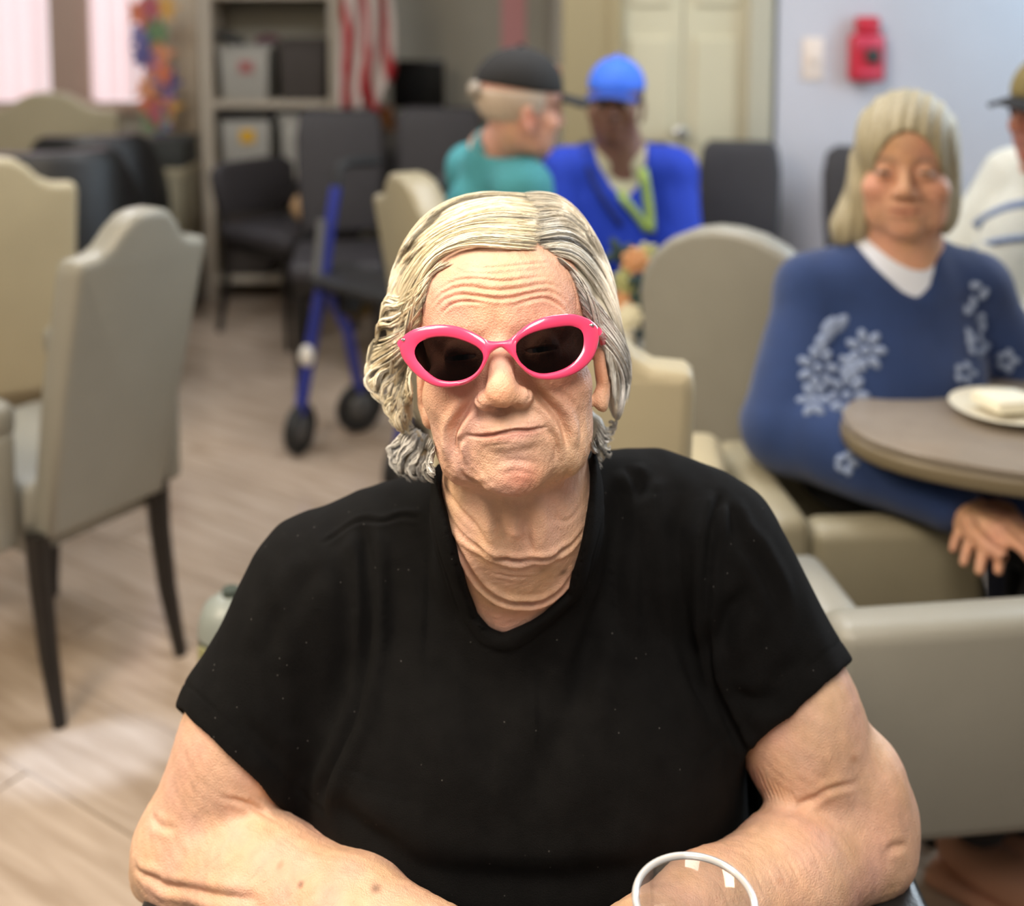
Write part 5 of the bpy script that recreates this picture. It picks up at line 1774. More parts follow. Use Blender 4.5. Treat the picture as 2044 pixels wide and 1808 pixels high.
# charcoal dining chairs
def dark_chair(loc, rz, label, W=0.44, top=1.0, group=None, m=None):
    m = m or M_DARKFABRIC
    t = empty('dining_chair', loc, label, 'chair', rz, group)
    h = W / 2
    mb = MB()
    out = [(h * 0.88, 0.52), (h * 0.98, 0.52 + (top - 0.52) * 0.45), (h, top - (top - 0.52) * 0.22), (h * 0.93, top - 0.025), (h * 0.75, top)]
    mb.prism(out + [(-x, z) for x, z in out[::-1]], 0.06, Matrix.Translation((0, 0.22, 0)), bevel=0.018, seg=3)
    for v in mb.bm.verts: v.co.y += (v.co.z - 0.45) * 0.16 - 0.05 * (1 - (v.co.x / h) ** 2) * 0
    mb.build('backrest', m, t, auto=60)
    mb = MB(); mb.box((0, 0, 0.45), (W, 0.44, 0.08), bevel=0.03, seg=3); mb.build('seat', m, t, auto=60)
    mb = MB(); mb.box((0, 0, 0.395), (W - 0.04, 0.40, 0.04), bevel=0.004); mb.build('seat_frame', M_BLACKWOOD, t)
    for s in (-1, 1):
        x = s * (h - 0.03)
        mb = MB(); mb.tube([(x, -0.18, 0.41), (x, -0.19, 0)], [0.019, 0.014], 8); mb.build('leg', M_BLACKWOOD, t)
        mb = MB(); mb.tube([(x, 0.27, 0.62), (x, 0.20, 0.42), (x, 0.22, 0.2), (x, 0.27, 0)], [0.016, 0.019, 0.018, 0.014], 8); mb.build('leg', M_BLACKWOOD, t)
    return t
dark_chair((-0.66, 4.24, 0), facing(0.12, -1), 'charcoal dining chair by the bookcase, beyond the blue walker', W=0.35, top=1.0)
dark_chair((-0.285, 4.36, 0), facing(0.05, -1), 'charcoal dining chair before the television, beside the man in teal', W=0.36, top=1.0)
dark_chair((-0.95, 4.80, 0), facing(0.75, -0.6), 'low dark chair with a tan bag on its seat before the bookcase', W=0.44, top=0.74)
dark_chair((0.715, 3.50, 0), facing(-0.2, -1), 'charcoal dining chair standing alone before the lilac wall', W=0.27, top=0.965)
dark_chair((0.335, 3.32, 0), facing(-0.1, -1), 'charcoal dining chair that the man in the blue cap sits in', W=0.36, top=0.985)
dark_chair((1.17, 3.46, 0), facing(-0.2, -1), 'charcoal dining chair peeping out behind the bobbed grey hair', W=0.36, top=0.95)

# tan bag on the low dark chair
t = empty('handbag', (-0.88, 4.76, 0.49), 'small tan handbag with dark handles left on the low dark chair', 'bag')
mb = MB(); mb.ball((0, 0, 0.07), (0.065, 0.05, 0.065), 16, 12); mb.build('body', mat('tan_leather', srgb(196, 160, 118), rough=0.6), t)
mb = MB(); mb.tube([(-0.05, 0, 0.12), (-0.03, 0, 0.18), (0.03, 0, 0.18), (0.05, 0, 0.12)], 0.008, 6); mb.build('handle', M_BLACKLEATHER, t)

# blue rollator
t = empty('rollator', (-0.45, 3.55, 0), 'blue four-wheeled rollator with black wheels in the aisle', 'walker')
M_BLUE = mat('metallic_blue_tube', srgb(58, 66, 150), rough=0.3, metal=0.35)
M_SILV = mat('silver_tube', srgb(150, 150, 150), rough=0.35, metal=0.7)
M_RUB = mat('black_rubber', (0.012, 0.012, 0.012), rough=0.6)
fx = np.array([-0.66, -0.75, 0]); sx_ = np.array([0.75, -0.66, 0])
c0 = np.array([-0.674, 3.481, 0.0])
for k, side in enumerate((0.0, 0.46)):
    b = c0 + sx_ * side
    f_top = b - fx * 0.16
    def V3(p, z): return (p[0], p[1], z)
    mb = MB(); mb.tube([V3(b + fx * 0.0, 0.13), V3(b - fx * 0.05, 0.34), V3(b - fx * 0.10, 0.545)], 0.021, 10); mb.build('front_leg', M_BLUE, t, world=True)
    mb = MB(); mb.tube([V3(b - fx * 0.10, 0.53), V3(b - fx * 0.13, 0.70), V3(b - fx * 0.16, 0.84)], 0.019, 10); mb.build('upright', M_BLUE, t, world=True)
    mb = MB(); mb.tube([V3(b - fx * 0.075, 0.53), V3(b - fx * 0.10, 0.74)], 0.014, 8); mb.build('inner_tube', M_SILV, t, world=True)
    mb = MB(); mb.tube([V3(b - fx * 0.16, 0.83), V3(b - fx * 0.17, 0.90), V3(b - fx * 0.22, 0.915), V3(b - fx * 0.34, 0.905)], [0.016, 0.017, 0.02, 0.019], 10); mb.build('hand_grip', M_RUB, t, world=True)
    mb = MB(); mb.tube([V3(b - fx * 0.10, 0.54), V3(b - fx * 0.20, 0.36), V3(b - fx * 0.25, 0.14)], 0.019, 10); mb.build('rear_leg', M_BLUE, t, world=True)
    mb = MB(); mb.box(V3(b - fx * 0.19, 0.50), (0.09, 0.10, 0.16), (0, 0, math.atan2(fx[1], fx[0])), bevel=0.02); mb.build('brake_housing', M_RUB, t, world=True)
    mb = MB(); mb.ball(V3(b - fx * 0.16 - np.array([0.0, 0.06, 0]), 0.52), 0.017, 10, 8); mb.build('bolt', M_SILV, t, world=True)
    mb = MB(); mb.ball(V3(b - fx * 0.035 - np.array([0.0, 0.015, 0]), 0.315), (0.024, 0.016, 0.035), 10, 8); mb.build('reflector', mat('white_reflector', (0.75, 0.72, 0.65), rough=0.3), t, world=True)
    for off, r, nm, yaw in ((0.0, 0.082, 'front_wheel', 0.35), (-0.25, 0.085, 'rear_wheel', -0.25)):
        w = b + fx * off
        mb = MB()
        mb.lathe((0, 0, 0), [(r * 0.62, -0.012), (r * 0.92, -0.015), (r, -0.006), (r, 0.006), (r * 0.92, 0.015), (r * 0.62, 0.012)], 28, 'X')
        R_ = Matrix.Translation(V3(w, r)) @ Matrix.Rotation(math.atan2(sx_[1], sx_[0]) + yaw, 4, 'Z')
        mb.xf(R_); wo = mb.build(nm, M_RUB, t, world=True)
        mb = MB(); mb.lathe((0, 0, 0), [(r * 0.2, -0.018), (r * 0.55, -0.012), (r * 0.55, 0.012), (r * 0.2, 0.018)], 16, 'X'); mb.xf(R_)
        me = mb.mesh('hub'); h_ = link_mesh('hub', me, mat('grey_hub', (0.08, 0.08, 0.08), rough=0.4), wo)
        h_.matrix_parent_inverse = Matrix.LocRotScale(t.location, None, None).inverted() @ Matrix.Identity(4) if False else wo.matrix_parent_inverse.inverted() @ t.matrix_basis.inverted()
p0, p1 = c0 - fx * 0.12, c0 + sx_ * 0.46 - fx * 0.12
mb = MB(); mb.box(((p0 + p1) / 2)[:3] + np.array([0, 0, 0.56]), (0.40, 0.22, 0.03), (0, 0, math.atan2(sx_[1], sx_[0])), bevel=0.01); mb.build('seat', M_RUB, t, world=True)

# oval table on the right and the plate on it
M_TABLE = mat('laminate_table_top', srgb(132, 122, 110), rough=0.16, noise=0.06, nscale=25)
M_TEDGE = mat('taupe_table_edge', srgb(112, 100, 78), rough=0.4)
t = empty('dining_table', (1.345, 1.785, 0), 'oval taupe dining table in front of the blue cardigan', 'table')
def oval(a, b, n=64): return [(a * math.copysign(abs(math.cos(k / n * 6.28318)) ** 0.9, math.cos(k / n * 6.28318)), b * math.copysign(abs(math.sin(k / n * 6.28318)) ** 0.9, math.sin(k / n * 6.28318))) for k in range(n)]
RX = Matrix.Rotation(math.radians(90), 4, 'X')
mb = MB(); mb.prism(oval(0.80, 0.275), 0.012, Matrix.Translation((0, 0, 0.744)) @ RX, bevel=0.002); mb.build('table_top', M_TABLE, t, auto=60)
mb = MB(); mb.prism(oval(0.803, 0.278), 0.030, Matrix.Translation((0, 0, 0.723)) @ RX, bevel=0.008); mb.build('edge_band', M_TEDGE, t, auto=60)
mb = MB(); mb.lathe((0, 0, 0), [(0.05, 0.03), (0.05, 0.70), (0.16, 0.708)], 20); mb.build('column', M_BLACKWOOD, t)
for a in range(4):
    mb = MB(); mb.tube([(0, 0, 0.06), (0.28 * math.cos(a * 1.57 + 0.78), 0.28 * math.sin(a * 1.57 + 0.78), 0.02)], [0.03, 0.018], 8); mb.build('foot', M_BLACKWOOD, t)
t = empty('plate', (float(PZ(2008, 828, 0.75)[0]), float(PZ(2008, 828, 0.75)[1]), 0.7515), 'cream plate with a folded napkin on the oval table', 'plate')
M_CHINA = mat('cream_china', srgb(226, 218, 196), rough=0.25)
mb = MB(); mb.lathe((0, 0, 0), [(0.05, 0.0), (0.085, 0.012), (0.09, 0.016), (0.084, 0.016), (0.05, 0.005)], 32); mb.build('dish', M_CHINA, t)
mb = MB(); mb.box((0, 0, 0.022), (0.09, 0.07, 0.022), (0, 0.08, 0.3), bevel=0.006); mb.build('napkin', mat('cream_paper_napkin', srgb(232, 226, 205), rough=0.9), t)

# the men's table with a vase of flowers
SX, SY, SZ = 0.238, 2.36, float(P(1250, 700, 2.36)[2])
t = empty('plant_stand', (SX, SY, 0), 'slim black pedestal stand under the vase of flowers', 'stand')
mb = MB(); mb.lathe((0, 0, 0), [(0.085, SZ - 0.03), (0.092, SZ - 0.02), (0.092, SZ)], 32); mb.build('top', M_TABLE, t)
mb = MB(); mb.lathe((0, 0, 0), [(0.09, 0.0), (0.09, 0.02), (0.025, 0.04), (0.02, SZ - 0.10), (0.06, SZ - 0.031)], 24); mb.build('pedestal', M_BLACKWOOD, t)
t = empty('flower_vase', (SX, SY, SZ + 0.001), 'cream vase of orange and pale flowers with dark leaves beside the grey hair', 'flowers')
mb = MB(); mb.lathe((0, 0, 0), [(0.020, 0.0), (0.028, 0.02), (0.024, 0.045), (0.016, 0.055), (0.018, 0.06), (0.012, 0.058)], 20); mb.build('vase', M_CHINA, t)
M_FL = {'orange': mat('orange_petal', srgb(205, 150, 105), rough=0.7), 'cream': mat('cream_petal', srgb(232, 226, 196), rough=0.7), 'pale': mat('pale_green_petal', srgb(168, 170, 115), rough=0.7), 'leaf': mat('dark_teal_leaf', srgb(45, 68, 72), rough=0.6)}
M_STEM = mat('green_stem', srgb(80, 95, 60), rough=0.7)
for k, (u, v, kind) in enumerate(((1268, 520, 'orange'), (1250, 560, 'pale'), (1235, 505, 'leaf'), (1288, 560, 'leaf'), (1242, 605, 'orange'), (1290, 510, 'pale'), (1256, 632, 'cream'), (1280, 610, 'leaf'), (1262, 672, 'leaf'), (1228, 650, 'cream'))):
    q = P(u, v, 2.345 + 0.015 * (k % 3)); base = Vector((SX, SY, SZ + 0.05))
    mb = MB(); mb.tube([base, (base + Vector(q)) / 2 + Vector((0.004, 0, 0.01)), q], 0.003, 5); mb.build('stem', M_STEM, t, world=True)
    mb = MB()
    if kind == 'leaf':
        for j in range(4):
            a = j * 1.57 + k
            mb.ball(Vector(q) + Vector((0.016 * math.cos(a), 0.004 * j - 0.01, 0.016 * math.sin(a))), (0.024, 0.004, 0.011), 8, 6, (0, -a, 0))
        mb.build('leaf', M_FL[kind], t, world=True)
    else:
        for j in range(7):
            a = j * 0.9
            mb.ball(Vector(q) + Vector((0.017 * math.cos(a), -0.004, 0.017 * math.sin(a))), (0.015, 0.005, 0.010), 8, 6, (0, -a, 0))
        mb.ball(Vector(q) + Vector((0, -0.008, 0)), 0.009, 8, 6)
        mb.build('blossom', M_FL[kind], t, world=True)

# switch plate and fire-alarm pull on the wall
q = P(1622, 118, Y_DOOR); 
t = empty('light_switch', (q[0], Y_DOOR, q[2]), 'ivory light switch plate on the lilac wall', 'switch')
mb = MB(); mb.box((0, -0.004, 0), (0.072, 0.008, 0.150), bevel=0.004); mb.build('plate', mat('ivory_plastic', srgb(232, 214, 200), rough=0.4), t)
mb = MB(); mb.box((0, -0.012, 0.0), (0.016, 0.016, 0.034), (0.25, 0, 0), bevel=0.003); mb.build('toggle', mat('ivory_toggle', srgb(236, 222, 210), rough=0.35), t)
q = P(1724, 100, Y_DOOR)
t = empty('fire_alarm', (q[0], Y_DOOR, q[2]), 'red fire alarm pull station with a capped cover on the lilac wall', 'fire alarm')
M_RED = mat('alarm_red', srgb(196, 44, 62), rough=0.3); M_RED2 = mat('alarm_red_cover', srgb(206, 70, 92), rough=0.25)
mb = MB(); mb.box((0, -0.03, -0.025), (0.118, 0.06, 0.165), bevel=0.014, seg=3); mb.build('housing', M_RED, t, auto=60)
mb = MB(); mb.box((0, -0.032, 0.088), (0.078, 0.056, 0.060), bevel=0.012, seg=3); mb.build('cap', M_RED, t, auto=60)
mb = MB(); mb.box((0, -0.062, 0.030), (0.095, 0.012, 0.045), bevel=0.005); mb.build('cover_hood', M_RED2, t)
mb = MB(); mb.lathe((0.012, -0.068, -0.018), [(0.026, 0.006), (0.026, -0.004), (0.016, -0.010)], 20, 'Y'); mb.build('pull_handle', M_CHARBOX, t)
mb = MB(); mb.box((0, -0.063, -0.075), (0.07, 0.006, 0.022), bevel=0.002); mb.build('pull_bar', M_RED2, t)

# oxygen cylinder standing behind her shoulder
t = empty('oxygen_cylinder', (-0.384, 1.475, 0), 'dark green oxygen cylinder with pale rounded top behind her shoulder', 'cylinder')
M_O2 = mat('dark_green_steel', srgb(58, 66, 58), rough=0.4, noise=0.2, nscale=20)
mb = MB(); mb.lathe((0, 0, 0), [(0.043, 0.0), (0.045, 0.02), (0.045, 0.575)], 28); mb.build('shell', M_O2, t)
mb = MB(); mb.lathe((0, 0, 0), [(0.045, 0.575), (0.043, 0.595), (0.036, 0.612), (0.020, 0.624), (0.008, 0.627)], 28); mb.build('dome', mat('pale_grey_dome', srgb(128, 134, 128), rough=0.4), t)
mb = MB(); mb.lathe((0, 0, 0.626), [(0.012, 0.0), (0.012, 0.008)], 12); mb.build('valve', M_O2, t)
mb = MB(); mb.box((-0.024, -0.038, 0.52), (0.03, 0.006, 0.10), (0, 0, -0.56), bevel=0.002); mb.build('label_plate', mat('olive_label', srgb(130, 128, 88), rough=0.5), t)

# her wheelchair
t = empty('wheelchair', (0.03, 1.12, 0), 'black wheelchair that the woman in pink sunglasses sits in', 'wheelchair')
M_VINYL = mat('black_vinyl', (0.014, 0.013, 0.013), rough=0.32, bump=0.2, bscale=200)
mb = MB(); mb.box((0.03, 1.10, 0.44), (0.46, 0.44, 0.05), bevel=0.02); mb.build('seat', M_VINYL, t, world=True)
mb = MB(); mb.box((0.03, 1.300, 0.60), (0.44, 0.03, 0.26), (-0.06, 0, 0), bevel=0.012); mb.build('backrest', M_VINYL, t, world=True)
for s in (-1, 1):
    x = 0.03 + s * 0.245
    mb = MB(); mb.tube([(x, 1.285, 0.30), (x, 1.305, 0.70), (x, 1.32, 0.715), (x, 1.36, 0.715)], 0.013, 10); mb.build('back_tube', M_CHROME, t, world=True)
    mb = MB(); mb.tube([(x, 1.335, 0.715), (x, 1.39, 0.715)], 0.016, 10); mb.build('hand_grip', M_RUB, t, world=True)
    xa = EL_L[0] + 0.022 if s < 0 else EL_R[0] - 0.012
    mb = MB(); mb.box((xa, 1.005, 0.622), (0.105 if s < 0 else 0.12, 0.33, 0.036), (0.0, 0, 0.0), bevel=0.016, seg=3); mb.build('armrest', M_VINYL, t, world=True)
    mb = MB(); mb.tube([(xa, 1.10, 0.62), (xa, 1.12, 0.45), (x, 1.12, 0.40)], 0.012, 8); mb.build('arm_tube', M_CHROME, t, world=True)
    mb = MB(); mb.lathe((0, 0, 0), [(0.275, -0.012), (0.300, -0.012), (0.303, 0), (0.300, 0.012), (0.275, 0.012)], 40, 'X'); mb.xf(Matrix.Translation((x + s * 0.05, 1.20, 0.303))); wo = mb.build('rear_wheel', M_RUB, t, world=True)
    for k in range(8):
        a = k * math.pi / 4
        mb = MB(); mb.tube([(x + s * 0.05, 1.20, 0.303), (x + s * 0.05, 1.20 + 0.28 * math.cos(a), 0.303 + 0.28 * math.sin(a))], 0.003, 5); mb.build('spoke', M_CHROME, t, world=True)
    mb = MB(); mb.lathe((0, 0, 0), [(0.04, -0.014), (0.085, -0.014), (0.09, 0), (0.085, 0.014), (0.04, 0.014)], 24, 'X'); mb.xf(Matrix.Translation((x, 0.80, 0.09))); mb.build('caster', M_RUB, t, world=True)
    mb = MB(); mb.tube([(x, 1.28, 0.40), (x, 0.85, 0.40), (x, 0.80, 0.36), (x, 0.80, 0.10)], 0.012, 8); mb.build('frame_tube', M_CHROME, t, world=True)
    mb = MB(); mb.tube([(x, 0.86, 0.42), (x - s * 0.04, 0.70, 0.30), (x - s * 0.06, 0.60, 0.07)], 0.011, 8); mb.build('footrest_tube', M_CHROME, t, world=True)
    mb = MB(); mb.box((0.03 + s * 0.13, 0.55, 0.045), (0.13, 0.22, 0.02), bevel=0.006); mb.build('footplate', M_RUB, t, world=True)
# black side upright with its bolt showing between her body and her arm
a_, b_ = P(1512, 1500, 1.09), P(1524, 1720, 1.09)
mb = MB(); mb.tube([a_ + np.array([0, 0.02, 0.02]), a_, b_, b_ - np.array([0, 0, 0.2])], 0.016, 12); mb.build('side_upright', mat('gloss_black_tube', (0.01, 0.01, 0.012), rough=0.12, coat=0.5), t, world=True)
q = P(1521, 1645, 1.072)
mb = MB(); mb.ball(q, (0.006, 0.005, 0.006), 12, 8); mb.build('bolt', M_CHROME, t, world=True)

# her table, and the clear cup on it
t = empty('dining_table', (0.03, 0.50, 0), "table that the woman in pink sunglasses rests her hands on", 'table')
mb = MB(); mb.box((0, 0, 0.640), (0.95, 0.64, 0.03), bevel=0.006); mb.build('table_top', M_TABLE, t)
for sx in (-1, 1):
    for sy in (-1, 1):
        mb = MB(); mb.tube([(sx * 0.42, sy * 0.27, 0.63), (sx * 0.42, sy * 0.27, 0)], [0.025, 0.02], 10); mb.build('leg', M_BLACKWOOD, t)
CUP = P(1387, 1790, 0.742); CUP_R = 0.0428
t = empty('plastic_cup', (CUP[0], CUP[1], 0.6555), 'clear plastic cup standing on the table by her hands', 'cup')
H_ = CUP[2] - 0.6555
M_CLEAR = bpy.data.materials.new('clear_plastic'); M_CLEAR.use_nodes = True
_n = M_CLEAR.node_tree; _n.nodes.clear()
_t = _n.nodes.new('ShaderNodeBsdfTransparent'); _t.inputs[0].default_value = (0.93, 0.94, 0.95, 1)
_g = _n.nodes.new('ShaderNodeBsdfGlossy'); _g.inputs['Roughness'].default_value = 0.06
_f = _n.nodes.new('ShaderNodeMapRange'); _lw = _n.nodes.new('ShaderNodeLayerWeight'); _lw.inputs[0].default_value = 0.25
_f.inputs[3].default_value = 0.03; _f.inputs[4].default_value = 0.5
_n.links.new(_lw.outputs['Facing'], _f.inputs[0])
_m = _n.nodes.new('ShaderNodeMixShader'); _o = _n.nodes.new('ShaderNodeOutputMaterial')
_n.links.new(_f.outputs[0], _m.inputs[0]); _n.links.new(_t.outputs[0], _m.inputs[1]); _n.links.new(_g.outputs[0], _m.inputs[2]); _n.links.new(_m.outputs[0], _o.inputs[0])
bm = bmesh.new(); prev = None
for r, z in ((0.001, 0.002), (0.028, 0.002), (0.030, 0.0), (0.031, 0.004), (0.036, H_ * 0.5), (CUP_R - 0.0025, H_ - 0.004), (CUP_R - 0.0035, H_ - 0.004), (0.0352, H_ * 0.5), (0.0302, 0.005), (0.001, 0.005)):
    ring = [bm.verts.new((r * math.cos(k / 64 * 6.28318), r * math.sin(k / 64 * 6.28318), z)) for k in range(64)]
    if prev:
        for k in range(64): bm.faces.new((prev[k], prev[(k + 1) % 64], ring[(k + 1) % 64], ring[k]))
    prev = ring
me = bpy.data.meshes.new('wall'); bm.to_mesh(me); bm.free(); link_mesh('wall', me, M_CLEAR, t)
bm = bmesh.new(); rings = []
for k in range(72):
    a = k / 72 * 2 * math.pi
    rings.append([bm.verts.new(((CUP_R - 0.0012 + 0.0027 * math.cos(b)) * math.cos(a), (CUP_R - 0.0012 + 0.0027 * math.cos(b)) * math.sin(a), H_ - 0.0022 + 0.0024 * math.sin(b))) for b in [j * math.pi / 4 for j in range(8)]])
for k in range(72):
    for j in range(8): bm.faces.new((rings[k][j], rings[(k + 1) % 72][j], rings[(k + 1) % 72][(j + 1) % 8], rings[k][(j + 1) % 8]))
me = bpy.data.meshes.new('rolled_rim'); bm.to_mesh(me); bm.free()
link_mesh('rolled_rim', me, mat('highlit_clear_rim', (0.86, 0.86, 0.86), rough=0.10, trans=0.5, spec=0.9), t)  # rim whiter than the wall: its highlights put into the colour
# ================================================================== the other people
def seated(name_label, fr, NB, SL, SR, EL, ER, WL, WR, HIP, KL, KR, FL, FR, skin, m_shirt, m_pants, loc, brow=None, chest=(0.16, 0.11, 0.19), collar=None,
           eye=None, body_h=0.0045, look=(0, 0, 1), sleeve_r=(0.062, 0.052, 0.042), shirt_parts=True, shoe=True, male=1.0, neck_r=0.052, short=False, flush=0.8, shoe_m=None, neck_cut=0.0, vneck=None, m_under=None, under_top=0.1, collar_up=0.0):
    A = [np.asarray(x, float) for x in (NB, SL, SR, EL, ER, WL, WR, HIP, KL, KR, FL, FR)]
    NB, SL, SR, EL, ER, WL, WR, HIP, KL, KR, FL, FR = A
    t = empty('person', loc, name_label, 'person')
    nk = fr.w((0, -48, -88))
    mid = (SL + SR) / 2
    chest_c = mid * 0.62 + HIP * 0.38
    hl = hand_chain(WL, (WL - EL), (0, 0, -1), 1, 0.5, size=0.95)
    hr = hand_chain(WR, (WR - ER), (0, 0, -1), -1, 0.5, size=0.95)
    corners = [fr.w(c) for c in [(x, y, z) for x in (-92, 92) for y in (-125, 122) for z in (-190, 36)]]
    hb = bb(*corners)
    def hd(p): return head_field(fr.loc(p), male=male) * (0.001 * fr.s)
    def sk(p):
        d = boxed(p, *hb, hd, 0.04)
        d = smin(d, cone(p, nk, NB, neck_r, neck_r * 1.15), 0.03)
        d = smin(d, cone(p, NB, chest_c, 0.07, 0.09), 0.04)
        for S, E, W, h in ((SL, EL, WL, hl), (SR, ER, WR, hr)):
            d = smin(d, polycone(p, [S, E, W], [0.048, 0.040, 0.027]), 0.03)
            d = smin(d, boxed(p, W - 0.16, W + 0.16, lambda q: chain_field(q, h, 0.008), 0.03), 0.012)
        d = smin(d, cone(p, SL, SR, 0.05, 0.05), 0.03)
        return d
    allp = np.array([NB, SL, SR, EL, ER, WL, WR, chest_c] + corners)
    V, F = surface(sk, allp.min(0) - 0.12, allp.max(0) + 0.12, body_h)
    V = smooth_mesh(V, F, 1, 0.4)
    me = mesh_np('body', V, F)
    set_color(me, skin_colors(V, fr, skin, flush, brow=brow, lip=(skin[0] * 0.75, skin[1] * 0.5, skin[2] * 0.5)))
    link_mesh('body', me, M_SKIN, t, True, True)
    if eye: eyes(fr, t, eye, look)
    # shirt
    VP = None
    def sh(p, full=True):
        d = ell(p, chest_c, chest)
        d = smin(d, ell(p, HIP * 0.75 + chest_c * 0.25 + np.array([0, 0, 0.03]), (chest[0] * 1.05, chest[1] * 1.25, 0.16)), 0.08)
        d = smin(d, cone(p, NB - np.array([0, 0, 0.02]), SL, 0.062, 0.062), 0.04)
        d = smin(d, cone(p, NB - np.array([0, 0, 0.02]), SR, 0.062, 0.062), 0.04)
        for S, E, W in ((SL, EL, WL), (SR, ER, WR)):
            if short:
                d = smin(d, cone(p, S, S + (E - S) * 0.75, sleeve_r[0], sleeve_r[1]), 0.04)
            else:
                d = smin(d, polycone(p, [S, E, E + (W - E) * 0.93], sleeve_r), 0.03)
        d = d + (0.0025 * wob(p, 38, 3) + 0.0015 * wob(p, 80, 5)).astype(p.dtype)
        if not full: return d
        if collar_up:
            d = smin(d, cone(p, NB, NB + (nk - NB) * collar_up, neck_r * 1.45, neck_r * 1.28), 0.02)
        d = smax(d, -cone(p, nk + (nk - NB) * 0.5, NB + (nk - NB) * max(0.12, collar_up * 0.8), neck_r * 1.12, neck_r * 1.18), 0.008)
        if VP is not None:
            d = smax(d, -np.maximum(poly2d(p[:, 0], p[:, 2], VP), p[:, 1] - NB[1] - 0.01), 0.006)
        return d
    if vneck:
        hh = [hit(u, v, lambda p: sh(p, False), NB[1] - 0.4, NB[1] + 0.15, 0.006) for u, v in vneck]
        VP = [(q[0], q[2]) for q in hh]
        VP = VP + [(VP[-1][0], NB[2] + 0.3), (VP[0][0], NB[2] + 0.3)]
        def und(p):
            d = smax(sh(p, False) + 0.006, (NB[2] - 0.22) - p[:, 2], 0.01)
            d = smin(d, cone(p, NB - np.array([0, 0, 0.03]), NB + (nk - NB) * under_top, neck_r * 1.30, neck_r * 1.20), 0.02)
            box = np.maximum(np.abs(p[:, 0] - NB[0]) - 0.10, p[:, 1] - NB[1] - 0.06)
            d = smax(d, box.astype(p.dtype), 0.01)
            return smax(d, -cone(p, nk + (nk - NB) * 0.6, NB + (nk - NB) * (under_top * 0.9), neck_r * 1.10, neck_r * 1.12), 0.004)
        Vu, Fu = surface(und, NB - 0.30, NB + 0.20, 0.006)
        link_mesh('undershirt', mesh_np('undershirt', smooth_mesh(Vu, Fu, 1), Fu), m_under, t, True, True)
    pts = np.array([NB, SL, SR, EL, ER, WL, WR, HIP])
    V2, F2 = surface(sh, pts.min(0) - 0.24, pts.max(0) + 0.16, 0.0075)
    V2 = smooth_mesh(V2, F2, 1, 0.5)
    link_mesh('shirt', mesh_np('shirt', V2, F2), m_shirt, t, True, True)
    def pt(p):
        d = ell(p, HIP, (0.17, 0.14, 0.11))
        for K, Fo, s in ((KL, FL, -1), (KR, FR, 1)):
            a = HIP + (K - HIP) * 0.25
            d = smin(d, polycone(p, [a, K, Fo + np.array([0, 0, 0.08])], [0.09, 0.068, 0.05]), 0.03)
        return d
    pts = np.array([HIP, KL, KR, FL, FR])
    V3_, F3 = surface(pt, pts.min(0) - 0.2, pts.max(0) + 0.2, 0.012)
    link_mesh('trousers', mesh_np('trousers', V3_, F3), m_pants, t, True, True)
    for Fo, K in ((FL, KL), (FR, KR)):
        d = (K - HIP); d[2] = 0; d /= np.linalg.norm(d)
        mb = MB(); a = math.atan2(-d[0], d[1])
        c = Fo + d * 0.05
        mb.ball((c[0], c[1], 0.055), (0.042, 0.115, 0.040), 14, 10, (0, 0, a)); mb.box((c[0], c[1], 0.016), (0.088, 0.235, 0.028), (0, 0, a), bevel=0.01)
        mb.build('shoe', shoe_m or M_SHOE, t, world=True)
    return t, sh, sk

def at_rest(fr_dir, NB, w, h_el=0.30, fwd=0.10, fore=0.24, out=0.06, hip_z=0.595, back=0.03, knee=0.46, down=0.02):
    """joint positions of somebody sitting upright: NB neck base, fr_dir heading in plan"""
    f = np.array([fr_dir[0], fr_dir[1], 0.0]); f /= np.linalg.norm(f)
    r = np.array([f[1], -f[0], 0.0])                    # the sitter's right hand side
    z = np.array([0, 0, 1.0])
    SL, SR = NB - r * w - z * 0.055, NB + r * w - z * 0.055
    EL, ER = SL - r * out - z * h_el + f * fwd, SR + r * out - z * h_el + f * fwd
    WL, WR = EL + f * fore + r * 0.09 - z * down, ER + f * fore - r * 0.09 - z * down
    HIP = np.array([NB[0], NB[1], hip_z]) - f * back
    KL, KR = HIP + f * knee - r * 0.12, HIP + f * knee + r * 0.12
    KL[2] = KR[2] = 0.535
    FL, FR = KL.copy(), KR.copy(); FL[2] = FR[2] = 0.06
    return SL, SR, EL, ER, WL, WR, HIP, KL, KR, FL, FR

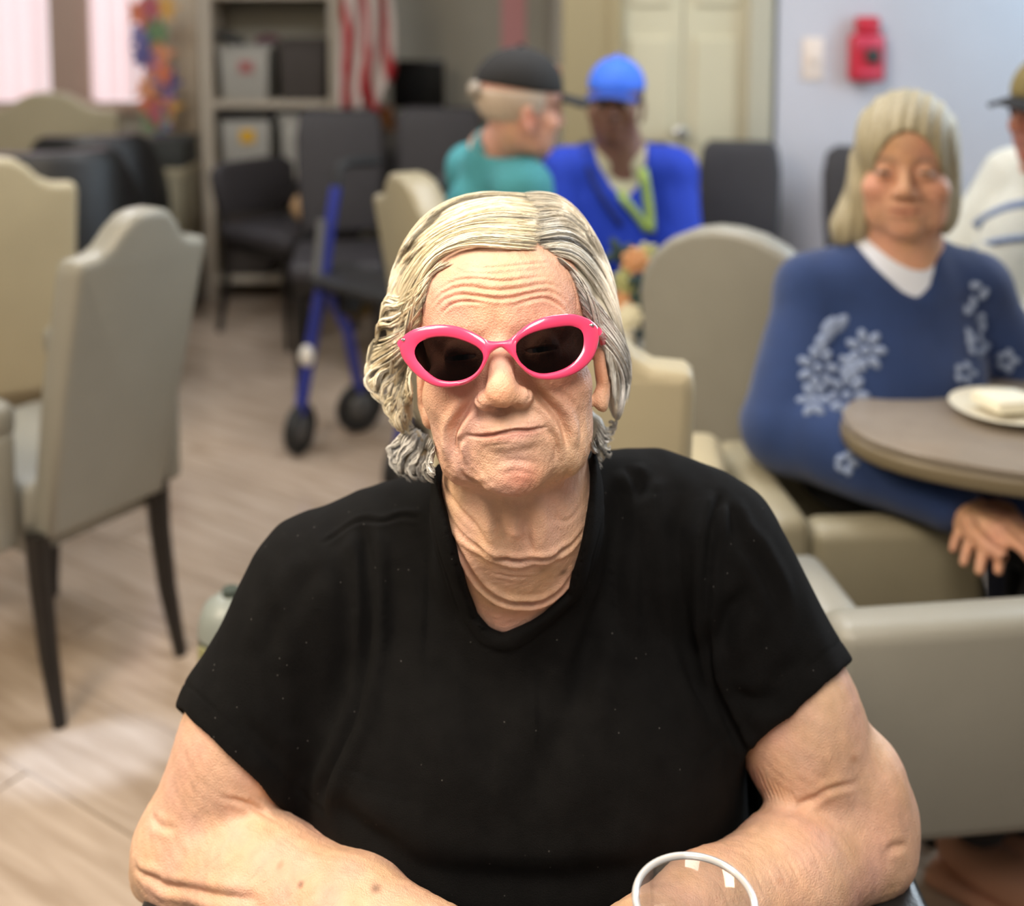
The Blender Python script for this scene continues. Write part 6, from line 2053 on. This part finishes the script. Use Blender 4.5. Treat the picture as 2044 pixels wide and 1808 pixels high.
def cap(fr, parent, m, m_brim, m_badge=None, brim_len=72, tilt=0.0):
    """baseball cap: crown, brim, button and front badge as parts"""
    def f(p):
        q = fr.loc(p)
        d = ell(q, (0, 40, -90), (81, 86, 99))
        base = q[:, 1] - (30 - 0.10 * (q[:, 2] + 20) + tilt * (q[:, 2] + 90))
        d = smax(d, -base, 4)
        return d * (0.001 * fr.s)
    lo = np.min([fr.w(c) for c in [(x, y, z) for x in (-95, 95) for y in (10, 140) for z in (-200, 20)]], axis=0) - 0.01
    hi = np.max([fr.w(c) for c in [(x, y, z) for x in (-95, 95) for y in (10, 140) for z in (-200, 20)]], axis=0) + 0.01
    V, F = surface(f, lo, hi, 0.0045)
    V = smooth_mesh(V, F, 2, 0.5)
    cp = link_mesh('cap', mesh_np('cap', V, F), m, parent, True, True)
    bm = bmesh.new(); rows = []
    for j in range(7):
        s = j / 6
        row = []
        for i in range(15):
            a = -1.15 + 2.3 * i / 14
            x = 78 * math.sin(a) * (1 - 0.10 * s)
            z = -18 + 22 * (math.cos(a) - 0.4) * 1.2 + brim_len * s * (0.45 + 0.55 * math.cos(a))
            y = 33 - 14 * s - 16 * (math.sin(a) ** 2) - 4
            row.append(bm.verts.new(fr.w((x, y, z))))
        rows.append(row)
    for A, B in zip(rows, rows[1:]):
        for i in range(14): bm.faces.new((A[i], A[i + 1], B[i + 1], B[i]))
    me = bpy.data.meshes.new('brim'); bm.to_mesh(me); bm.free()
    def sub(name, me, mm):
        o = link_mesh(name, me, mm, cp)
        o.matrix_parent_inverse = (Matrix.LocRotScale(parent.location, None, None) @ cp.matrix_parent_inverse).inverted()
        return o
    b = sub('brim', me, m_brim)
    sd = b.modifiers.new('t', 'SOLIDIFY'); sd.thickness = 0.004
    mb = MB(); mb.ball(fr.w((0, 126, -90)), 0.008, 10, 6); sub('button', mb.mesh('button'), m)
    if m_badge:
        mb = MB(); R = Matrix(((fr.R[0, 0], fr.R[0, 1], fr.R[0, 2], 0), (fr.R[1, 0], fr.R[1, 1], fr.R[1, 2], 0), (fr.R[2, 0], fr.R[2, 1], fr.R[2, 2], 0), (0, 0, 0, 1)))
        mb.ball((0, 0, 0), (0.030, 0.020, 0.006), 16, 10); mb.xf(Matrix.Translation(fr.w((0, 72, -4))) @ R); sub('badge', mb.mesh('badge'), m_badge)
    return cp

def hair_shell(fr, parent, fld, m, name='hair', h=0.004):
    lo = np.min([fr.w(c) for c in [(x, y, z) for x in (-130, 130) for y in (-130, 140) for z in (-210, 30)]], axis=0)
    hi = np.max([fr.w(c) for c in [(x, y, z) for x in (-130, 130) for y in (-130, 140) for z in (-210, 30)]], axis=0)
    V, F = surface(lambda p: fld(fr.loc(p)) * (0.001 * fr.s), lo, hi, h)
    V = smooth_mesh(V, F, 1, 0.5)
    o = link_mesh(name, mesh_np(name, V, F), m, parent, True, True)
    return o

def strands_on(V, fr):
    pass

# ---- the man in the black cap and teal shirt, turned to the right
frP = Frame(P(1108, 212, 2.66), (0.90, 0.40, -0.06), (0.05, 0, 1), 1.09)
nbP = P(990, 312, 2.73)
J = at_rest((0.90, 0.42), nbP, 0.155, back=-0.02, knee=0.22, fore=0.13, fwd=0.04)
M_TEAL = mat('teal_knit', srgb(66, 140, 148), rough=0.9, noise=0.06, nscale=80, bump=0.3)
M_NAVYP = mat('navy_trousers', srgb(30, 34, 48), rough=0.85)
pP, shP, skP = seated('man in a black cap and teal shirt, turned away to the side', frP, nbP, *J, (0.60, 0.33, 0.24), M_TEAL, M_NAVYP, (nbP[0], nbP[1], 0), brow=(0.5, 0.45, 0.4), eye=M_EYE_BLUE, flush=1.5, collar_up=0.45)
M_CAPBLK = mat('black_cap_cloth', (0.009, 0.008, 0.0075), rough=0.85, noise=0.1)
cap(frP, pP, M_CAPBLK, M_CAPBLK, mat('copper_badge', srgb(150, 100, 70), rough=0.6), brim_len=78)
M_WHITEHAIR = mat('white_hair', srgb(196, 178, 160), rough=0.6, noise=0.1, nscale=200, bump=0.8, bscale=500)
hair_shell(frP, pP, lambda q: smax(smax(ell(q, (0, 30, -96), (78, 84, 93)), q[:, 1] - 36, 4), np.maximum(q[:, 2] + 55, -(q[:, 1] + 34)), 6), M_WHITEHAIR)
# pale strap opening at the back of the cap
mb = MB(); c = frP.w((0, 30, -188)); mb.ball(c, (0.02, 0.03, 0.022), 12, 8); mb.build('cap_strap', mat('grey_strap', srgb(150, 140, 128), rough=0.8), pP, world=True)

# ---- the man in the blue cap and jacket
frQ = Frame(P(1221, 206, 3.08), (-0.22, -0.96, 0.02), (0.03, 0, 1), 1.0)
nbQ = P(1238, 303, 3.17)
J = at_rest((-0.10, -1.0), nbQ, 0.150, h_el=0.27, fwd=0.10, out=0.035, knee=0.22, fore=0.14)
M_ROYAL = mat('royal_blue_fleece', srgb(20, 54, 168), rough=0.85, noise=0.08, nscale=60, bump=0.3)
pQ, shQ, skQ = seated('man in a royal blue cap and jacket with a lime lanyard', frQ, nbQ, *J, (0.20, 0.095, 0.06), M_ROYAL, M_NAVYP, (nbQ[0], nbQ[1], 0), brow=(0.02, 0.012, 0.01), eye=M_EYE_BROWN, flush=0.3, neck_r=0.046, chest=(0.165, 0.12, 0.19), sleeve_r=(0.066, 0.056, 0.045),
    vneck=[(1184, 290), (1196, 330), (1222, 372), (1248, 398), (1274, 370), (1287, 330), (1290, 290)], m_under=mat('cream_tee', srgb(190, 182, 150), rough=0.9), under_top=0.22)
M_CAPBLUE = mat('blue_cap_cloth', srgb(52, 104, 214), rough=0.75)
cap(frQ, pQ, M_CAPBLUE, mat('blue_cap_brim', srgb(30, 62, 140), rough=0.75), brim_len=52)
hair_shell(frQ, pQ, lambda q: smax(smax(ell(q, (0, 30, -96), (77, 84, 92)), q[:, 1] - 36, 4), np.maximum(q[:, 2] + 60, -(q[:, 1] + 10)), 6), mat('black_hair', (0.012, 0.010, 0.009), rough=0.8))
def drape(name, pts_px, f, width, m, parent, y0, y1, lift=0.008, n=14, w1=None, th=0.003):
    """a strip lying on a surface"""
    c = spline([hit(u, v, f, y0, y1, 0.006) for u, v in pts_px], n)
    bm = bmesh.new(); rows = []
    for i in range(n):
        tg = c[min(i + 1, n - 1)] - c[max(i - 1, 0)]; tg /= np.linalg.norm(tg)
        out = CAM - c[i]; out /= np.linalg.norm(out)
        sd = np.cross(tg, out); sd /= np.linalg.norm(sd)
        w = width if w1 is None else width + (w1 - width) * i / (n - 1)
        rows.append([bm.verts.new(c[i] + out * lift + sd * w * k) for k in (-0.5, 0, 0.5)])
    for A, B in zip(rows, rows[1:]):
        for k in (0, 1): bm.faces.new((A[k], A[k + 1], B[k + 1], B[k]))
    me = bpy.data.meshes.new(name); bm.to_mesh(me); bm.free()
    o = link_mesh(name, me, m, parent, True, True)
    s = o.modifiers.new('t', 'SOLIDIFY'); s.thickness = th
    return o
M_LIME = mat('lime_lanyard', srgb(156, 178, 84), rough=0.6)
drape('lanyard', [(1188, 302), (1210, 345), (1240, 390), (1272, 430), (1294, 462)], shQ, 0.022, M_LIME, pQ, 2.7, 3.3, 0.010)
drape('lanyard', [(1272, 302), (1284, 345), (1292, 390), (1297, 430), (1298, 464)], shQ, 0.026, M_LIME, pQ, 2.7, 3.3, 0.010)
drape('jacket_edge', [(1165, 300), (1180, 350), (1205, 400), (1240, 450)], shQ, 0.016, mat('dark_blue_edge', srgb(14, 34, 104), rough=0.8), pQ, 2.7, 3.3, 0.006)

# ---- the woman in the blue cardigan
frR = Frame(P(1806, 340, 1.94), (-0.36, -0.93, 0.06), (-0.03, 0, 1), 1.10)
nbR = P(1800, 500, 2.045)
SLr, SRr = P(1945, 572, 2.06), P(1618, 575, 2.055)
JR = [SLr, SRr, P(2085, 872, 2.06), P(1575, 850, 1.95), P(1990, 1010, 1.75), P(1915, 1005, 1.72), np.array([0.68, 2.0, 0.60]), np.array([0.96, 1.93, 0.545]), np.array([0.93, 1.76, 0.545]), np.array([0.83, 1.72, 0.06]), np.array([0.745, 1.70, 0.06])]
M_BLUECARD = mat('blue_cardigan_knit', srgb(25, 49, 94), rough=0.9, noise=0.08, nscale=40, bump=0.4, bscale=500, sheen=0.2)
M_BLACKP = mat('black_trousers', (0.012, 0.012, 0.014), rough=0.85)
M_SAND = mat('tan_slipper', srgb(196, 146, 118), rough=0.6)
pR, shR, skR = seated('elderly woman with a grey bob in an embroidered blue cardigan', frR, nbR, *JR, (0.60, 0.32, 0.20), M_BLUECARD, M_BLACKP, (0.68, 2.0, 0), brow=(0.30, 0.2, 0.14), eye=M_EYE_BROWN, male=0.0,
    vneck=[(1690, 455), (1712, 488), (1752, 535), (1800, 580), (1832, 596), (1856, 575), (1866, 535), (1870, 490), (1868, 455)], m_under=mat('white_rib_knit', srgb(214, 220, 232), rough=0.9, bump=0.3), under_top=0.62, body_h=0.0036,
    chest=(0.165, 0.105, 0.21), sleeve_r=(0.058, 0.086, 0.050), neck_r=0.048, flush=0.35, shoe_m=M_SAND, look=(-0.1, -0.05, 1))
M_BOB = mat('ash_grey_hair', srgb(160, 149, 120), rough=0.5, noise=0.2, nscale=160, bump=1.0, bscale=300, stretch=(1, 1, 0.12))
def bob(q):
    d = ell(q, (0, 38, -88), (84, 90, 102))
    d = smin(d, ell(q, (-66, -50, -98), (34, 78, 52)), 24)
    d = smin(d, ell(q, (-98, -108, -98), (27, 38, 40)), 34)
    d = smin(d, ell(q, (62, -40, -96), (22, 72, 48)), 24)
    d = smin(d, ell(q, (0, -50, -150), (74, 76, 40)), 30)
    d = d + 1.6 * np.sin(q[:, 0] * 0.30 + 1.5 * np.sin(q[:, 1] * 0.03)) 
    face = ell(q, (4, -44, 10), (56, 106, 90))
    d = smax(d, -np.maximum(face, -(q[:, 2] + 78)), 6)
    d = smax(d, -(q[:, 1] + 128 - 0.10 * q[:, 0]), 6)
    return d
hair_shell(frR, pR, bob, M_BOB, h=0.0035)
M_EMB = mat('pale_embroidery', srgb(128, 142, 170), rough=0.9)
def embroider(px, f, y0, y1, m, name='embroidery'):
    mb = MB()
    for (u, v, a, b, rot) in px:
        c = hit(u, v, f, y0, y1, 0.006)
        out = Vector(CAM - c).normalized()
        sx = Vector((1, 0, 0)); sx = (sx - out * sx.dot(out)).normalized(); sy = out.cross(sx)
        R = Matrix(((sx[0], sy[0], out[0], 0), (sx[1], sy[1], out[1], 0), (sx[2], sy[2], out[2], 0), (0, 0, 0, 1)))
        mb2 = MB(); mb2.ball((0, 0, 0), (a, b, 0.004), 10, 6); mb2.xf(Matrix.Translation(c + np.array(out) * 0.001) @ R @ Matrix.Rotation(rot, 4, 'Z'))
        me = mb2.mesh('x'); mb.bm.from_mesh(me); bpy.data.meshes.remove(me)
    return mb
fl = []
for cx, cy, r, n in ((1632, 735, 30, 7), (1690, 790, 34, 8), (1625, 800, 24, 6), (1728, 700, 30, 7), (1700, 730, 16, 5)):
    for k in range(n):
        a = k * 2 * math.pi / n
        fl.append((cx + r * math.cos(a) * 0.9, cy - r * math.sin(a), 0.0135, 0.0085, a))
    fl.append((cx, cy, 0.009, 0.009, 0))
fl += [(1650, 665, 0.034, 0.014, 1.05), (1672, 650, 0.026, 0.012, 0.8), (1638, 690, 0.022, 0.012, 1.3)]
for k in range(9):
    fl.append((1945 + 18 * math.sin(k * 1.7), 570 + 16 * k, 0.013, 0.008, k * 0.9))
for cx, cy in ((2010, 720), (1925, 745), (1690, 925), (1950, 690)):
    for k in range(5):
        fl.append((cx + 15 * math.cos(k * 1.257), cy + 15 * math.sin(k * 1.257), 0.010, 0.007, k * 1.257))
eo = embroider(fl, shR, 1.5, 2.2, M_EMB).build('embroidery', M_EMB, pR, world=True)
eo['kind'] = 'stuff'

# ---- the man at the edge, in a dark cap and striped pale sweater
frS = Frame(P(2035, 222, 2.36), (-0.97, -0.20, 0.0), (0, 0, 1), 1.0)
nbS = P(2110, 330, 2.44)
J = at_rest((-0.95, -0.15), nbS, 0.15, h_el=0.26, out=0.05, fwd=0.14, fore=0.14, knee=0.18)
M_SWEAT = mat('pale_grey_sweater', srgb(196, 196, 186), rough=0.9, noise=0.05, nscale=60, bump=0.3)
pS, shS, skS = seated('man in a dark cap and pale sweater with blue stripes at the frame edge', frS, nbS, *J, (0.50, 0.23, 0.17), M_SWEAT, M_NAVYP, (nbS[0], nbS[1], 0), brow=(0.3, 0.25, 0.2), eye=M_EYE_BROWN, flush=1.4, chest=(0.17, 0.16, 0.20), sleeve_r=(0.075, 0.068, 0.05))
cap(frS, pS, mat('khaki_cap_cloth', srgb(120, 105, 60), rough=0.8), mat('black_brim', (0.014, 0.014, 0.016), rough=0.8), brim_len=60)
M_STRIPE = mat('blue_stripe_knit', srgb(124, 142, 176), rough=0.9)
drape('sweater_stripe', [(1945, 452), (1975, 432), (2010, 416), (2044, 408), (2080, 404)], shS, 0.022, M_STRIPE, pS, 2.0, 2.6, 0.006)
drape('sweater_stripe', [(1940, 500), (1975, 485), (2010, 478), (2050, 474)], shS, 0.014, M_STRIPE, pS, 2.0, 2.6, 0.006)
